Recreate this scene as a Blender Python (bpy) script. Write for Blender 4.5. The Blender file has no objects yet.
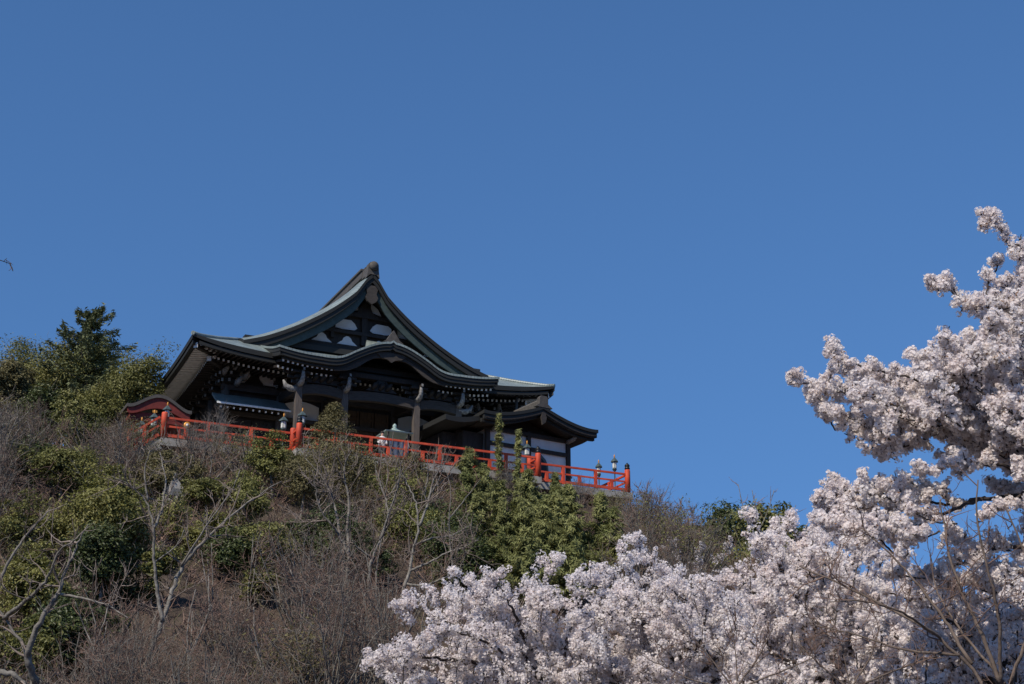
import bpy, math, random
import numpy as np
from mathutils import Vector

# ------------------------------------------------------------------ camera, sky, sun, exposure
S = bpy.context.scene
C = S.collection
R = math.radians
CAM_Z = 1.6
FPX = 1500.0
PITCH = R(19.5)
cd = bpy.data.cameras.new('camera')
cam = bpy.data.objects.new('camera', cd)
C.objects.link(cam)
S.camera = cam
cam.location = (0, 0, CAM_Z)
cam.rotation_euler = (R(90) + PITCH, 0, 0)
cd.sensor_width = 36
cd.lens = 36 * FPX / 1024
cd.clip_start = 0.3
cd.clip_end = 6000
SUN_EL, SUN_ROT = R(46), R(215)
W = bpy.data.worlds.new('World')
S.world = W
W.use_nodes = True
wn = W.node_tree.nodes
sky = wn.new('ShaderNodeTexSky')
sky.sky_type = 'NISHITA'
sky.sun_disc = False
sky.sun_elevation = SUN_EL
sky.sun_rotation = SUN_ROT
sky.air_density = 0.85
sky.dust_density = 0.0
sky.ozone_density = 10.0
sky.altitude = 0
wn['Background'].inputs[1].default_value = 0.137
# gentler fall-off of the blue towards the horizon
wc = wn.new('ShaderNodeTexCoord')
wm = wn.new('ShaderNodeMapping')
wm.inputs['Scale'].default_value = (1, 1, .5)
wm.inputs['Location'].default_value = (0, 0, .2)
wv = wn.new('ShaderNodeVectorMath')
wv.operation = 'NORMALIZE'
W.node_tree.links.new(wc.outputs['Generated'], wm.inputs[0])
W.node_tree.links.new(wm.outputs[0], wv.inputs[0])
W.node_tree.links.new(wv.outputs[0], sky.inputs[0])
wh = wn.new('ShaderNodeHueSaturation')
wh.inputs['Hue'].default_value = .497
wh.inputs['Saturation'].default_value = 1.03
W.node_tree.links.new(sky.outputs[0], wh.inputs['Color'])
W.node_tree.links.new(wh.outputs[0], wn['Background'].inputs[0])
sd = bpy.data.lights.new('sun', 'SUN')
sun = bpy.data.objects.new('sun', sd)
C.objects.link(sun)
sd.energy = 5.0
sd.angle = R(0.5)
sd.color = (1.0, 0.92, 0.80)
SV = Vector((math.sin(SUN_ROT) * math.cos(SUN_EL), math.cos(SUN_ROT) * math.cos(SUN_EL), math.sin(SUN_EL)))
sun.rotation_euler = (-SV).to_track_quat('-Z', 'Y').to_euler()
S.view_settings.view_transform = 'Standard'
S.view_settings.look = 'None'
S.view_settings.gamma = 1
S.view_settings.use_curve_mapping = False
S.view_settings.exposure = -0.06
S.cycles.max_bounces = 6
S.cycles.diffuse_bounces = 3
S.cycles.transparent_max_bounces = 4
S.cycles.use_denoising = True

rng = np.random.default_rng(7)
random.seed(7)

# ------------------------------------------------------------------ where a pixel's ray goes
def ray(px, py):
    x = (px - 512) / FPX
    y = (342 - py) / FPX
    return np.array([x, math.cos(PITCH) - y * math.sin(PITCH), math.sin(PITCH) + y * math.cos(PITCH)])

def at(px, py, Y):
    r = ray(px, py)
    return np.array([0, 0, CAM_Z]) + r * (Y / r[1])

# local frame of the temple: u along the facade, v back into the hill, z above the terrace
ANG = R(90 - 64.65)
UX = np.array([math.cos(ANG), math.sin(ANG), 0])
VX = np.array([-math.sin(ANG), math.cos(ANG), 0])
O0 = at(163, 438, 76.0)

def L(u, v, z=0.0):
    return O0 + UX * u + VX * v + np.array([0, 0, z])

def terrain(x, y):
    x = np.asarray(x, float)
    y = np.asarray(y, float)
    dx, dy = x - O0[0], y - O0[1]
    u = dx * UX[0] + dy * UX[1]
    v = dx * VX[0] + dy * VX[1]
    front = 22.1 + 0.51 * v
    z = np.minimum(front, 22.2 + 0.02 * np.maximum(v, 0) + .3 * np.clip((-u - 2.5) / 5, 0, 1) * np.clip(v, 0, 25))
    z = z - 0.50 * np.maximum(u - 28, 0) * np.clip((v + 40) / 40, 0, 1)
    z = np.where(v > 30, np.maximum(z - 0.4 * (v - 30), -60), z)
    bump = 0.35 * np.sin(x * .43 + 1.3) * np.sin(y * .37) + 0.25 * np.sin(x * .9 + y * .7)
    s = np.clip((z - 1) / 4, 0, 1)
    z = np.where(v < 10, np.logaddexp(z * .9, 0.0) / .9, np.logaddexp(np.maximum(z, -20) * .9, 0.0) / .9)
    k = np.clip(-v / 3, 0, 1)
    return z + bump * s * k

def ground_hit(px, py):
    r = ray(px, py)
    for Y in np.arange(25, 140, .5):
        p = np.array([0, 0, CAM_Z]) + r * (Y / r[1])
        if p[2] < terrain(p[0], p[1]):
            return p
    return p

# ------------------------------------------------------------------ mesh builder
class MB:
    def __init__(self):
        self.v, self.f, self.n = [], [], 0

    def add(self, V, F, mat=0, smooth=False):
        V = np.asarray(V, np.float32).reshape(-1, 3)
        if isinstance(F, np.ndarray):
            self.f.append((F.astype(np.int64) + self.n, mat, smooth))
        else:
            for k in sorted({len(a) for a in F}):
                self.f.append((np.array([a for a in F if len(a) == k], np.int64) + self.n, mat, smooth))
        self.v.append(V)
        self.n += len(V)
        return self

    def box(self, c, s, rz=0, mat=0, M=None):
        c = np.asarray(c, float)
        h = np.asarray(s, float) / 2
        V = np.array([[x, y, z] for x in (-1, 1) for y in (-1, 1) for z in (-1, 1)]) * h
        if rz:
            a, b = math.cos(rz), math.sin(rz)
            V = V @ np.array([[a, b, 0], [-b, a, 0], [0, 0, 1]])
        if M is not None:
            V = V @ np.asarray(M)
        return self.add(V + c, [(0, 1, 3, 2), (4, 6, 7, 5), (0, 4, 5, 1), (2, 3, 7, 6), (0, 2, 6, 4), (1, 5, 7, 3)], mat)

    def beam(self, p, q, w, h, mat=0, tipmat=None):
        """box from p to q, w across and h tall"""
        p, q = np.asarray(p, float), np.asarray(q, float)
        d = (q - p) / np.linalg.norm(q - p)
        s = np.cross(d, (0, 0, 1))
        if np.linalg.norm(s) < 1e-3:
            s = np.array([1., 0, 0])
        s /= np.linalg.norm(s)
        t = np.cross(s, d)
        V = [e + s * a * w / 2 + t * b * h / 2 for e in (p, q) for a, b in ((-1, -1), (1, -1), (1, 1), (-1, 1))]
        self.add(V, [(0, 1, 5, 4), (1, 2, 6, 5), (2, 3, 7, 6), (3, 0, 4, 7), (4, 5, 6, 7)], mat)
        n = self.n - 8
        self.f.append((np.array([[n + 3, n + 2, n + 1, n]]), mat if tipmat is None else tipmat, False))
        return self

    def tube(self, pts, rad, n=6, mat=0, cap=True):
        P = np.asarray(pts, float)
        m = len(P)
        rad = np.broadcast_to(np.asarray(rad, float), (m,))
        T = np.gradient(P, axis=0)
        T /= np.linalg.norm(T, axis=1)[:, None] + 1e-9
        a = np.array([0, 0, 1.]) if abs(T[0][2]) < .9 else np.array([1., 0, 0])
        N = np.empty_like(P)
        x = np.cross(T[0], a)
        for i in range(m):
            x = x - T[i] * (x @ T[i])
            x /= np.linalg.norm(x) + 1e-9
            N[i] = x
        B = np.cross(T, N)
        th = np.arange(n) * 2 * math.pi / n
        V = P[:, None, :] + rad[:, None, None] * (np.cos(th)[None, :, None] * N[:, None, :] + np.sin(th)[None, :, None] * B[:, None, :])
        i, j = np.meshgrid(np.arange(m - 1), np.arange(n), indexing='ij')
        F = np.stack([i * n + j, i * n + (j + 1) % n, (i + 1) * n + (j + 1) % n, (i + 1) * n + j], -1).reshape(-1, 4)
        self.add(V, F, mat, True)
        if cap:
            b = self.n - m * n
            self.f.append((np.array([list(range(b + n - 1, b - 1, -1))]), mat, False))
            self.f.append((np.array([list(range(b + (m - 1) * n, b + m * n))]), mat, False))
        return self

    def lathe(self, prof, c=(0, 0, 0), n=12, mat=0, smooth=True):
        """profile of (radius, z)"""
        P = np.array(prof, float)
        th = np.arange(n) * 2 * math.pi / n
        V = np.stack([P[:, 0:1] * np.cos(th), P[:, 0:1] * np.sin(th), np.repeat(P[:, 1:2], n, 1)], -1) + np.asarray(c, float)
        m = len(P)
        i, j = np.meshgrid(np.arange(m - 1), np.arange(n), indexing='ij')
        F = np.stack([i * n + j, i * n + (j + 1) % n, (i + 1) * n + (j + 1) % n, (i + 1) * n + j], -1).reshape(-1, 4)
        return self.add(V, F, mat, smooth)

    def prism(self, poly, y0, y1, mat=0):
        """outline of (x, z) points given depth from y0 to y1"""
        n = len(poly)
        V = [(x, y0, z) for x, z in poly] + [(x, y1, z) for x, z in poly]
        self.add(V, [(i, (i + 1) % n, n + (i + 1) % n, n + i) for i in range(n)], mat)
        b = self.n - 2 * n
        self.f.append((np.array([list(range(b + n - 1, b - 1, -1))]), mat, False))
        self.f.append((np.array([list(range(b + n, b + 2 * n))]), mat, False))
        return self

    def slab(self, top, thick, mat=0, smooth=True, edge=None):
        """closed shell: grid of top points (m,n,3) and the same grid let down by thick"""
        T = np.asarray(top, float)
        m, n = T.shape[:2]
        Bt = T - np.array([0, 0, 1]) * np.broadcast_to(np.asarray(thick, float), (m, n))[..., None]
        i, j = np.meshgrid(np.arange(m - 1), np.arange(n - 1), indexing='ij')
        q = np.stack([i * n + j, i * n + j + 1, (i + 1) * n + j + 1, (i + 1) * n + j], -1).reshape(-1, 4)
        self.add(T.reshape(-1, 3), q, mat, smooth)
        self.add(Bt.reshape(-1, 3), q[:, ::-1], mat if edge is None else edge, smooth)
        def strip(a, b):
            V = np.concatenate([a, b])
            k = len(a)
            self.add(V, np.array([(x, x + 1, k + x + 1, k + x) for x in range(k - 1)]), mat if edge is None else edge, False)
        strip(T[0], Bt[0]); strip(Bt[-1], T[-1]); strip(Bt[:, 0], T[:, 0]); strip(T[:, -1], Bt[:, -1])
        return self

    def spikes(self, P, Q, r, mat=0):
        """thin three sided twigs from P tapering to a point at Q"""
        P, Q = np.asarray(P, float), np.asarray(Q, float)
        k = len(P)
        if k == 0:
            return self
        D = Q - P
        D = D / (np.linalg.norm(D, axis=1)[:, None] + 1e-9)
        A = np.where(np.abs(D[:, 2:3]) < .9, np.array([[0, 0, 1.]]), np.array([[1., 0, 0]]))
        X = np.cross(D, A)
        X /= np.linalg.norm(X, axis=1)[:, None] + 1e-9
        Y = np.cross(D, X)
        r = np.broadcast_to(np.asarray(r, float), (k,))[:, None]
        V = np.empty((k, 4, 3))
        for i in range(3):
            a = i * 2 * math.pi / 3
            V[:, i] = P + r * (math.cos(a) * X + math.sin(a) * Y)
        V[:, 3] = Q
        b = np.arange(k)[:, None] * 4
        F = np.concatenate([b + np.array([[0, 1, 3]]), b + np.array([[1, 2, 3]]), b + np.array([[2, 0, 3]])])
        return self.add(V, F, mat, False)

    def leaves(self, P, Nrm, length, width, mat=0, along=None):
        """one small folded rhombus (two triangles) per point"""
        k = len(P)
        Nrm = Nrm / (np.linalg.norm(Nrm, axis=1)[:, None] + 1e-9)
        A = rng.normal(size=(k, 3)) if along is None else along
        T = A - Nrm * (A * Nrm).sum(1)[:, None]
        T /= np.linalg.norm(T, axis=1)[:, None] + 1e-9
        B = np.cross(Nrm, T)
        l = np.broadcast_to(np.asarray(length, float), (k,))[:, None] / 2
        w = np.broadcast_to(np.asarray(width, float), (k,))[:, None] / 2
        V = np.stack([P - T * l, P - B * w + Nrm * w * .35, P + T * l, P + B * w + Nrm * w * .35], 1)
        b = np.arange(k)[:, None] * 4
        F = np.concatenate([b + np.array([[0, 1, 2]]), b + np.array([[0, 2, 3]])])
        return self.add(V, F, mat, False)

    def flowers(self, P, Nrm, rad, mat=0):
        """five separate petals round each centre, a little cupped"""
        k = len(P)
        Nrm = Nrm / (np.linalg.norm(Nrm, axis=1)[:, None] + 1e-9)
        A = rng.normal(size=(k, 3))
        T = A - Nrm * (A * Nrm).sum(1)[:, None]
        T /= np.linalg.norm(T, axis=1)[:, None] + 1e-9
        B = np.cross(Nrm, T)
        rad = np.broadcast_to(np.asarray(rad, float), (k,))[:, None]
        V = np.empty((k, 11, 3))
        V[:, 0] = P
        for i in range(5):
            for j, o in enumerate((-.52, .52)):
                a = i * 2 * math.pi / 5 + o
                V[:, 1 + i * 2 + j] = P + rad * (math.cos(a) * T + math.sin(a) * B + .28 * Nrm)
        b = np.arange(k)[:, None] * 11
        F = np.concatenate([b + np.array([[0, 1 + 2 * i, 2 + 2 * i]]) for i in range(5)])
        return self.add(V, F, mat, False)

    def mesh(self, name, mats):
        me = bpy.data.meshes.new(name)
        V = np.concatenate(self.v).astype(np.float32)
        tot = sum(f.shape[0] for f, _, _ in self.f)
        lt = np.concatenate([np.full(f.shape[0], f.shape[1], np.int32) for f, _, _ in self.f])
        li = np.concatenate([f.ravel() for f, _, _ in self.f]).astype(np.int32)
        mi = np.concatenate([np.full(f.shape[0], m, np.int32) for f, m, _ in self.f])
        sm = np.concatenate([np.full(f.shape[0], s, bool) for f, _, s in self.f])
        me.vertices.add(len(V)); me.vertices.foreach_set('co', V.ravel())
        me.loops.add(len(li)); me.loops.foreach_set('vertex_index', li)
        me.polygons.add(tot)
        ls = np.zeros(tot, np.int32); ls[1:] = np.cumsum(lt)[:-1]
        me.polygons.foreach_set('loop_start', ls)
        me.polygons.foreach_set('loop_total', lt)
        me.polygons.foreach_set('material_index', mi)
        me.polygons.foreach_set('use_smooth', sm)
        for m in (mats if isinstance(mats, (list, tuple)) else [mats]):
            me.materials.append(m)
        me.update(calc_edges=True)
        me.validate()
        return me

    def build(self, name, mats, parent=None, loc=None, rz=None):
        o = bpy.data.objects.new(name, self.mesh(name, mats))
        C.objects.link(o)
        if parent is not None:
            o.parent = parent
        if loc is not None:
            o.location = loc
        if rz is not None:
            o.rotation_euler = (0, 0, rz)
        return o

def tag(o, label=None, cat=None, group=None, kind=None):
    if label: o['label'] = label
    if cat: o['category'] = cat
    if group: o['group'] = group
    if kind: o['kind'] = kind
    return o

def thing(name, label, cat, loc=(0, 0, 0), rz=0.0, group=None):
    o = bpy.data.objects.new(name, None)
    o.empty_display_size = .2
    C.objects.link(o)
    o.location = loc
    o.rotation_euler = (0, 0, rz)
    return tag(o, label, cat, group)

def dup(root, loc, rz, label, group=None, scale=1.0):
    c = root.copy()
    C.objects.link(c)
    c.location = loc
    c.rotation_euler = (0, 0, rz)
    c.scale = (scale,) * 3 if not isinstance(scale, tuple) else scale
    c['label'] = label
    if group: c['group'] = group
    for ch in list(root.children):
        d = ch.copy()
        C.objects.link(d)
        d.parent = c
        for g in list(ch.children):
            e = g.copy()
            C.objects.link(e)
            e.parent = d
    return c

# ------------------------------------------------------------------ materials
def mat(name, col, rough=.7, var=.25, scale=3.0, metal=0.0, col2=None, spec=.3, transl=0.0, island=0.0, objvar=0.0, stretch=None, bump=0.0, detail=5.0):
    """noise-varied colour; island = random light and dark per loose piece, objvar = per object"""
    m = bpy.data.materials.new(name)
    m.use_nodes = True
    nt = m.node_tree
    n, l = nt.nodes, nt.links
    b = n['Principled BSDF']
    b.inputs['Roughness'].default_value = rough
    b.inputs['Metallic'].default_value = metal
    b.inputs['Specular IOR Level'].default_value = spec
    tc = n.new('ShaderNodeTexCoord')
    src = tc.outputs['Object']
    if stretch:
        mp = n.new('ShaderNodeMapping')
        mp.inputs['Scale'].default_value = stretch
        l.new(src, mp.inputs['Vector'])
        src = mp.outputs['Vector']
    no = n.new('ShaderNodeTexNoise')
    no.inputs['Scale'].default_value = scale
    no.inputs['Detail'].default_value = detail
    no.inputs['Roughness'].default_value = .62
    l.new(src, no.inputs['Vector'])
    cr = n.new('ShaderNodeValToRGB')
    cr.color_ramp.elements[0].position = .32
    cr.color_ramp.elements[1].position = .68
    c = np.array(col)
    c2 = np.array(col2) if col2 is not None else c * (1 + var)
    c1 = c if col2 is not None else c * (1 - var)
    cr.color_ramp.elements[0].color = (*np.clip(c1, 0, 1), 1)
    cr.color_ramp.elements[1].color = (*np.clip(c2, 0, 1), 1)
    l.new(no.outputs['Fac'], cr.inputs['Fac'])
    out = cr.outputs['Color']
    for amount, node, sock in ((island, 'ShaderNodeNewGeometry', 'Random Per Island'), (objvar, 'ShaderNodeObjectInfo', 'Random')):
        if amount:
            g = n.new(node)
            mr = n.new('ShaderNodeMapRange')
            mr.inputs['To Min'].default_value = 1 - amount
            mr.inputs['To Max'].default_value = 1 + amount
            l.new(g.outputs[sock], mr.inputs['Value'])
            mx = n.new('ShaderNodeMix')
            mx.data_type = 'RGBA'
            mx.blend_type = 'MULTIPLY'
            mx.inputs['Factor'].default_value = 1
            l.new(out, mx.inputs['A'])
            l.new(mr.outputs['Result'], mx.inputs['B'])
            out = mx.outputs['Result']
    l.new(out, b.inputs['Base Color'])
    if bump:
        bp = n.new('ShaderNodeBump')
        bp.inputs['Strength'].default_value = bump
        bp.inputs['Distance'].default_value = .05
        l.new(no.outputs['Fac'], bp.inputs['Height'])
        l.new(bp.outputs['Normal'], b.inputs['Normal'])
    if transl:
        tr = n.new('ShaderNodeBsdfTranslucent')
        l.new(out, tr.inputs['Color'])
        ms = n.new('ShaderNodeMixShader')
        ms.inputs['Fac'].default_value = transl
        l.new(b.outputs[0], ms.inputs[1])
        l.new(tr.outputs[0], ms.inputs[2])
        l.new(ms.outputs[0], n['Material Output'].inputs['Surface'])
    return m

def copper_roof(name):
    """patinated sheet copper with standing seams down the slope and streaks"""
    m = mat(name, (.17, .20, .195), .42, scale=1.2, col2=(.29, .335, .32), spec=.5, detail=8)
    nt = m.node_tree
    n, l = nt.nodes, nt.links
    b = n['Principled BSDF']
    tc = n.new('ShaderNodeTexCoord')
    mp = n.new('ShaderNodeMapping')
    mp.inputs['Scale'].default_value = (1, 1, 1)
    l.new(tc.outputs['Object'], mp.inputs['Vector'])
    sx = n.new('ShaderNodeSeparateXYZ')
    l.new(mp.outputs['Vector'], sx.inputs['Vector'])
    br = n.new('ShaderNodeTexBrick')
    br.inputs['Scale'].default_value = 2.2
    br.inputs['Mortar Size'].default_value = .03
    br.inputs['Color1'].default_value = (1, 1, 1, 1)
    br.inputs['Color2'].default_value = (.86, .9, .88, 1)
    br.inputs['Mortar'].default_value = (.34, .36, .36, 1)
    l.new(tc.outputs['Object'], br.inputs['Vector'])
    src = b.inputs['Base Color'].links[0].from_socket
    mx = n.new('ShaderNodeMix')
    mx.data_type = 'RGBA'
    mx.blend_type = 'MULTIPLY'
    mx.inputs['Factor'].default_value = .85
    l.new(src, mx.inputs['A'])
    l.new(br.outputs['Color'], mx.inputs['B'])
    l.new(mx.outputs['Result'], b.inputs['Base Color'])
    return m

M = dict(
    copper=copper_roof('patina_copper'),
    fascia=mat('dark_fascia', (.022, .022, .020), .6, scale=4, stretch=(.3, .3, 6)),
    greenboard=mat('green_board', (.034, .050, .047), .6, scale=3, col2=(.055, .078, .072)),
    ridge=mat('ridge_tile', (.06, .055, .05), .7, scale=5, col2=(.10, .09, .08), bump=.3),
    wood=mat('dark_wood', (.030, .024, .020), .65, scale=6, stretch=(3, 3, .4), var=.4),
    beamwood=mat('beam_wood', (.050, .042, .036), .7, scale=6, stretch=(.4, 3, 3), var=.35),
    column=mat('column_wood', (.10, .082, .070), .7, scale=6, stretch=(4, 4, .4), var=.35),
    door=mat('door_wood', (.075, .048, .026), .6, scale=6, stretch=(5, 5, .4), var=.4),
    plaster=mat('white_plaster', (.66, .66, .65), .85, scale=2, var=.07),
    tip=mat('white_rafter_paint', (.72, .70, .66), .8, scale=5, var=.1),
    paleboard=mat('lightened_pale_board', (.78, .77, .75), .8, scale=4, var=.15),  # tone raised to stand in for light on the side rafters
    carving=mat('painted_carving', (.34, .33, .31), .75, scale=9, col2=(.09, .085, .08)),
    red=mat('vermilion_paint', (.38, .045, .024), .6, scale=1.7, col2=(.68, .095, .036), spec=.35, objvar=.14, detail=9),
    redwall=mat('dull_red_board', (.15, .026, .020), .65, scale=3, var=.25),
    concrete=mat('concrete', (.22, .21, .19), .9, scale=1.5, col2=(.36, .34, .31), bump=.4, detail=9),
    bronze=mat('green_bronze', (.035, .055, .055), .5, scale=6, col2=(.07, .10, .10), spec=.5),
    verdigris=mat('verdigris', (.24, .33, .30), .6, scale=6, col2=(.34, .42, .39)),
    black=mat('black_metal', (.012, .013, .015), .45, var=.3),
    glass=mat('frosted_lamp_glass', (.55, .55, .50), .35, var=.12),
    gold=mat('gilt', (.62, .28, .06), .45, metal=.4, var=.15),
    cloth=mat('blue_cloth', (.045, .07, .13), .9, scale=4, col2=(.08, .10, .15)),
    stone=mat('pale_stone', (.20, .19, .175), .9, scale=5, col2=(.34, .32, .30), bump=.4),
    soil=mat('leaf_litter', (.045, .033, .025), .95, scale=1.3, col2=(.095, .070, .052), bump=.6, detail=9),
    barkpale=mat('pale_bark', (.10, .09, .078), .9, scale=7, col2=(.27, .25, .22), bump=.5),
    barkbrown=mat('brown_bark', (.085, .062, .048), .9, scale=7, col2=(.17, .13, .105), bump=.5),
    barkgrey=mat('grey_bark', (.08, .07, .06), .9, scale=7, col2=(.24, .22, .19), bump=.5),
    barkdark=mat('cherry_bark', (.030, .022, .019), .85, scale=9, col2=(.075, .058, .050), bump=.4),
    twig=mat('brown_twig', (.115, .072, .056), .9, scale=.35, col2=(.235, .155, .120), island=.35, objvar=.12),
    twiggrey=mat('grey_twig', (.125, .098, .082), .9, scale=.4, col2=(.245, .20, .17), island=.3),
    twigolive=mat('olive_twig', (.11, .10, .055), .9, scale=.4, col2=(.20, .17, .10), island=.3),
    leafmid=mat('broad_leaf', (.12, .128, .034), .5, scale=.55, col2=(.215, .205, .068), island=.35, transl=.25, objvar=.1),
    leafyellow=mat('yellow_green_leaf', (.13, .135, .032), .5, scale=.5, col2=(.23, .21, .070), island=.35, transl=.28, objvar=.1),
    leafdark=mat('dark_leaf', (.045, .062, .020), .45, scale=.6, col2=(.095, .115, .038), island=.4, transl=.2, objvar=.1),
    leafolive=mat('olive_leaf', (.12, .108, .046), .6, scale=.5, col2=(.21, .18, .085), island=.35, transl=.25, objvar=.1),
    needle=mat('conifer_needle', (.075, .095, .042), .6, scale=.8, col2=(.16, .17, .075), island=.35, transl=.1),
    frond=mat('cypress_frond', (.135, .155, .050), .6, scale=.6, col2=(.27, .265, .10), island=.4, transl=.25, objvar=.1),
    petal=mat('cherry_petal', (.88, .80, .78), .7, scale=2.2, col2=(.94, .895, .875), island=.05, transl=.5, spec=.1),
    petalfar=mat('far_cherry_petal', (.50, .46, .46), .8, scale=2.0, col2=(.66, .61, .61), island=.1, transl=.3, spec=.1),
    bract=mat('bronze_young_leaf', (.22, .105, .055), .6, scale=3, col2=(.33, .19, .10), island=.3, transl=.3),
)

# ------------------------------------------------------------------ ground
def build_ground():
    m = MB()
    def axis(a, b, n):
        return np.linspace(a, b, n)
    xs = np.concatenate([-np.geomspace(4000, 75, 14), axis(-70, 110, 121), np.geomspace(116, 4000, 14)])
    ys = np.concatenate([-np.geomspace(4000, 35, 12), axis(-30, 190, 147), np.geomspace(196, 5000, 14)])
    X, Y = np.meshgrid(xs, ys, indexing='ij')
    Z = terrain(X, Y)
    V = np.stack([X, Y, Z], -1)
    a, b = X.shape
    i, j = np.meshgrid(np.arange(a - 1), np.arange(b - 1), indexing='ij')
    F = np.stack([i * b + j, (i + 1) * b + j, (i + 1) * b + j + 1, i * b + j + 1], -1).reshape(-1, 4)
    m.add(V, F, 0, True)
    tag(m.build('hillside', M['soil']), 'brown leaf littered hillside below the temple terrace', 'hill', kind='structure')
build_ground()

# ------------------------------------------------------------------ the temple hall
UC = 13.43
PD = np.array([0, .6, 1.2, 2.2, 3.2, 4.5, 5.5, 6.4, 7.5, 8.5, 10, 11.5])
PZ = np.array([14.0, 13.32, 12.7, 11.8, 11.05, 10.2, 9.65, 9.2, 8.75, 8.3, 7.5, 6.72])
def side(d):
    return np.interp(np.abs(d), PD, PZ)
def smooth_side(d):
    return sum(side(np.abs(d) + e) for e in (-.35, 0, .35)) / 3
WH, V0, VG, VB = 11.5, 3.5, 7.2, 27.0
VERGE = .58

def lift(s, k=.52):
    return k * np.maximum(0, (np.abs(s) - .5) / .5) ** 2

def build_hall():
    root = thing('temple_hall', 'large dark wooden temple hall with a sweeping green copper gabled roof', 'temple', L(UC, 0, 0), ANG)
    # --- lower roof skirt: front slope and the two long sides
    r = MB()
    def front_grid(s, t):
        run = (VG - V0)
        x = s * (WH - t * run)
        z = smooth_side(WH - t * run) + lift(s) * (1 - t) ** 1.6
        return np.stack([x, V0 + t * run + 0 * s, z + 0 * s], -1)
    s, t = np.meshgrid(np.linspace(-1, 1, 61), np.linspace(0, 1, 13), indexing='ij')
    r.slab(front_grid(s, t)[::-1], .30 * (1 - .55 * np.abs(s[::-1]) ** 10), edge=1)
    def side_grid(sg, q, t):
        run = (VG - V0)
        x = sg * (WH - t * run)
        y0 = V0 + t * run
        y = y0 + q * (VB - y0)
        cs = 1 - np.clip((y - V0) / 9.0, 0, 1) * .999
        z = smooth_side(WH - t * run) + .52 * np.maximum(0, (cs - .0)) ** 2.2 * (1 - t) ** 1.6
        return np.stack([x + 0 * q, y, z], -1)
    q, t = np.meshgrid(np.linspace(0, 1, 41) ** 1.4, np.linspace(0, 1, 13), indexing='ij')
    r.slab(side_grid(-1, q, t), .30, edge=1)
    r.slab(side_grid(1, q, t)[::-1], .30, edge=1)
    # upper gable roof, two slopes meeting at the ridge
    for sg in (-1, 1):
        d, y = np.meshgrid(np.linspace(0.02, 7.95, 40), np.array([5.75, 5.95, 6.2, 6.5, 6.85, 7.2, 7.6, 8.0, 10, 14, 18, 22, VB]), indexing='ij')
        zz = smooth_side(d) + .10 + .16 * np.clip((d - 6.5) / 1.85, 0, 1) ** 2 - VERGE * np.clip((8.0 - y) / 2.25, 0, 1) ** 2.2 * np.clip(d / 1.2 + .15, 0, 1)
        g = np.stack([sg * d, y, zz], -1)
        r.slab(g if sg > 0 else g[::-1], .26, edge=1)
    # hip ridges
    roof = r.build('roof', [M['copper'], M['fascia']], root)
    for sg in (-1, 1):
        h = MB()
        tt = np.linspace(0, 1, 10)
        pts = [(sg * (WH - t * 3.7), V0 + t * 3.7, float(smooth_side(WH - t * 3.7)) + .52 * (1 - t) ** 1.6 + .03) for t in tt]
        h.tube(pts, .13, 8)
        h.build('hip_ridge', M['copper'], roof)
    # ridge with its end tile
    g = MB()
    g.box((0, 17.0, 14.15), (.62, 20.0, .50))
    g.box((0, 17.0, 14.42), (.80, 20.1, .12))
    g.tube([(0, 7.0, 14.52), (0, 27.0, 14.52)], .16, 10)
    ridge = g.build('ridge', M['ridge'], roof)
    e = MB()
    e.prism([(-.42, 13.5), (-.36, 13.95), (-.33, 14.38), (-.2, 14.52), (.2, 14.52), (.33, 14.38), (.36, 13.95), (.42, 13.5), (.2, 13.7), (-.2, 13.7)], 5.72, 6.15)
    e.lathe([(0, 0), (.30, .0), (.30, .12), (0, .12)], n=12)
    e.v[-1] = e.v[-1][:, [0, 2, 1]] * np.array([1, -1, 1], np.float32) + np.array([0, 5.72, 14.25], np.float32)
    e.box((0, 6.5, 14.05), (.56, 1.2, .5))
    e.build('ridge_end_tile', M['ridge'], ridge)
    # bargeboards: dark outer board and green inner board each side
    for sg in (-1, 1):
        d = np.linspace(0.0, 8.0, 34)
        zt = smooth_side(d) - .12 - VERGE * np.clip(d / 1.2 + .15, 0, 1) + .16 * np.clip((d - 6.5) / 1.85, 0, 1) ** 2
        a, b = MB(), MB()
        def band(mb, up, lo, y0, y1):
            T = np.stack([sg * np.concatenate([d, d]).reshape(2, -1), np.stack([np.full_like(d, y0), np.full_like(d, y1)]), np.stack([up, up])], -1)
            mb.slab(T if sg < 0 else T[::-1], np.stack([up - lo, up - lo]), smooth=False)
        w = .34 + .06 * d / 8.4
        band(a, zt - .05, zt - w, 5.82, 6.0)
        bb = a.build('bargeboard', M['fascia'], root)
        band(b, zt - w + .06, zt - w - .52 - .12 * np.cos(d / 8.4 * 3), 6.02, 6.14)
        b.build('inner_board', M['greenboard'], bb)
        c = MB()
        band(c, zt - .02, zt - .30, 6.14, 7.1)
        c.build('barge_soffit', M['wood'], bb)
    # gable wall with plaster panels and lattice
    gw = MB()
    d = np.linspace(-7.4, 7.4, 31)
    poly = [(x, float(smooth_side(x)) - .35) for x in d] + [(7.4, 8.3), (-7.4, 8.3)]
    gw.prism(poly[::-1], VG + .05, VG + .3)
    gable = gw.build('gable_wall', M['wood'], root)
    def panel(pts, y=VG - .02):
        p = MB()
        p.prism(pts, y, y + .12)
        p.build('plaster_panel', M['plaster'], gable)
    def ogee(cx, w, z0, z1):
        return [(cx - w, z0), (cx - w * .78, z0 + (z1 - z0) * .22), (cx - w * .5, z0 + (z1 - z0) * .45), (cx - w * .36, z0 + (z1 - z0) * .8), (cx - w * .1, z1), (cx + w * .1, z1), (cx + w * .36, z0 + (z1 - z0) * .8), (cx + w * .5, z0 + (z1 - z0) * .45), (cx + w * .78, z0 + (z1 - z0) * .22), (cx + w, z0)][::-1]
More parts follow.
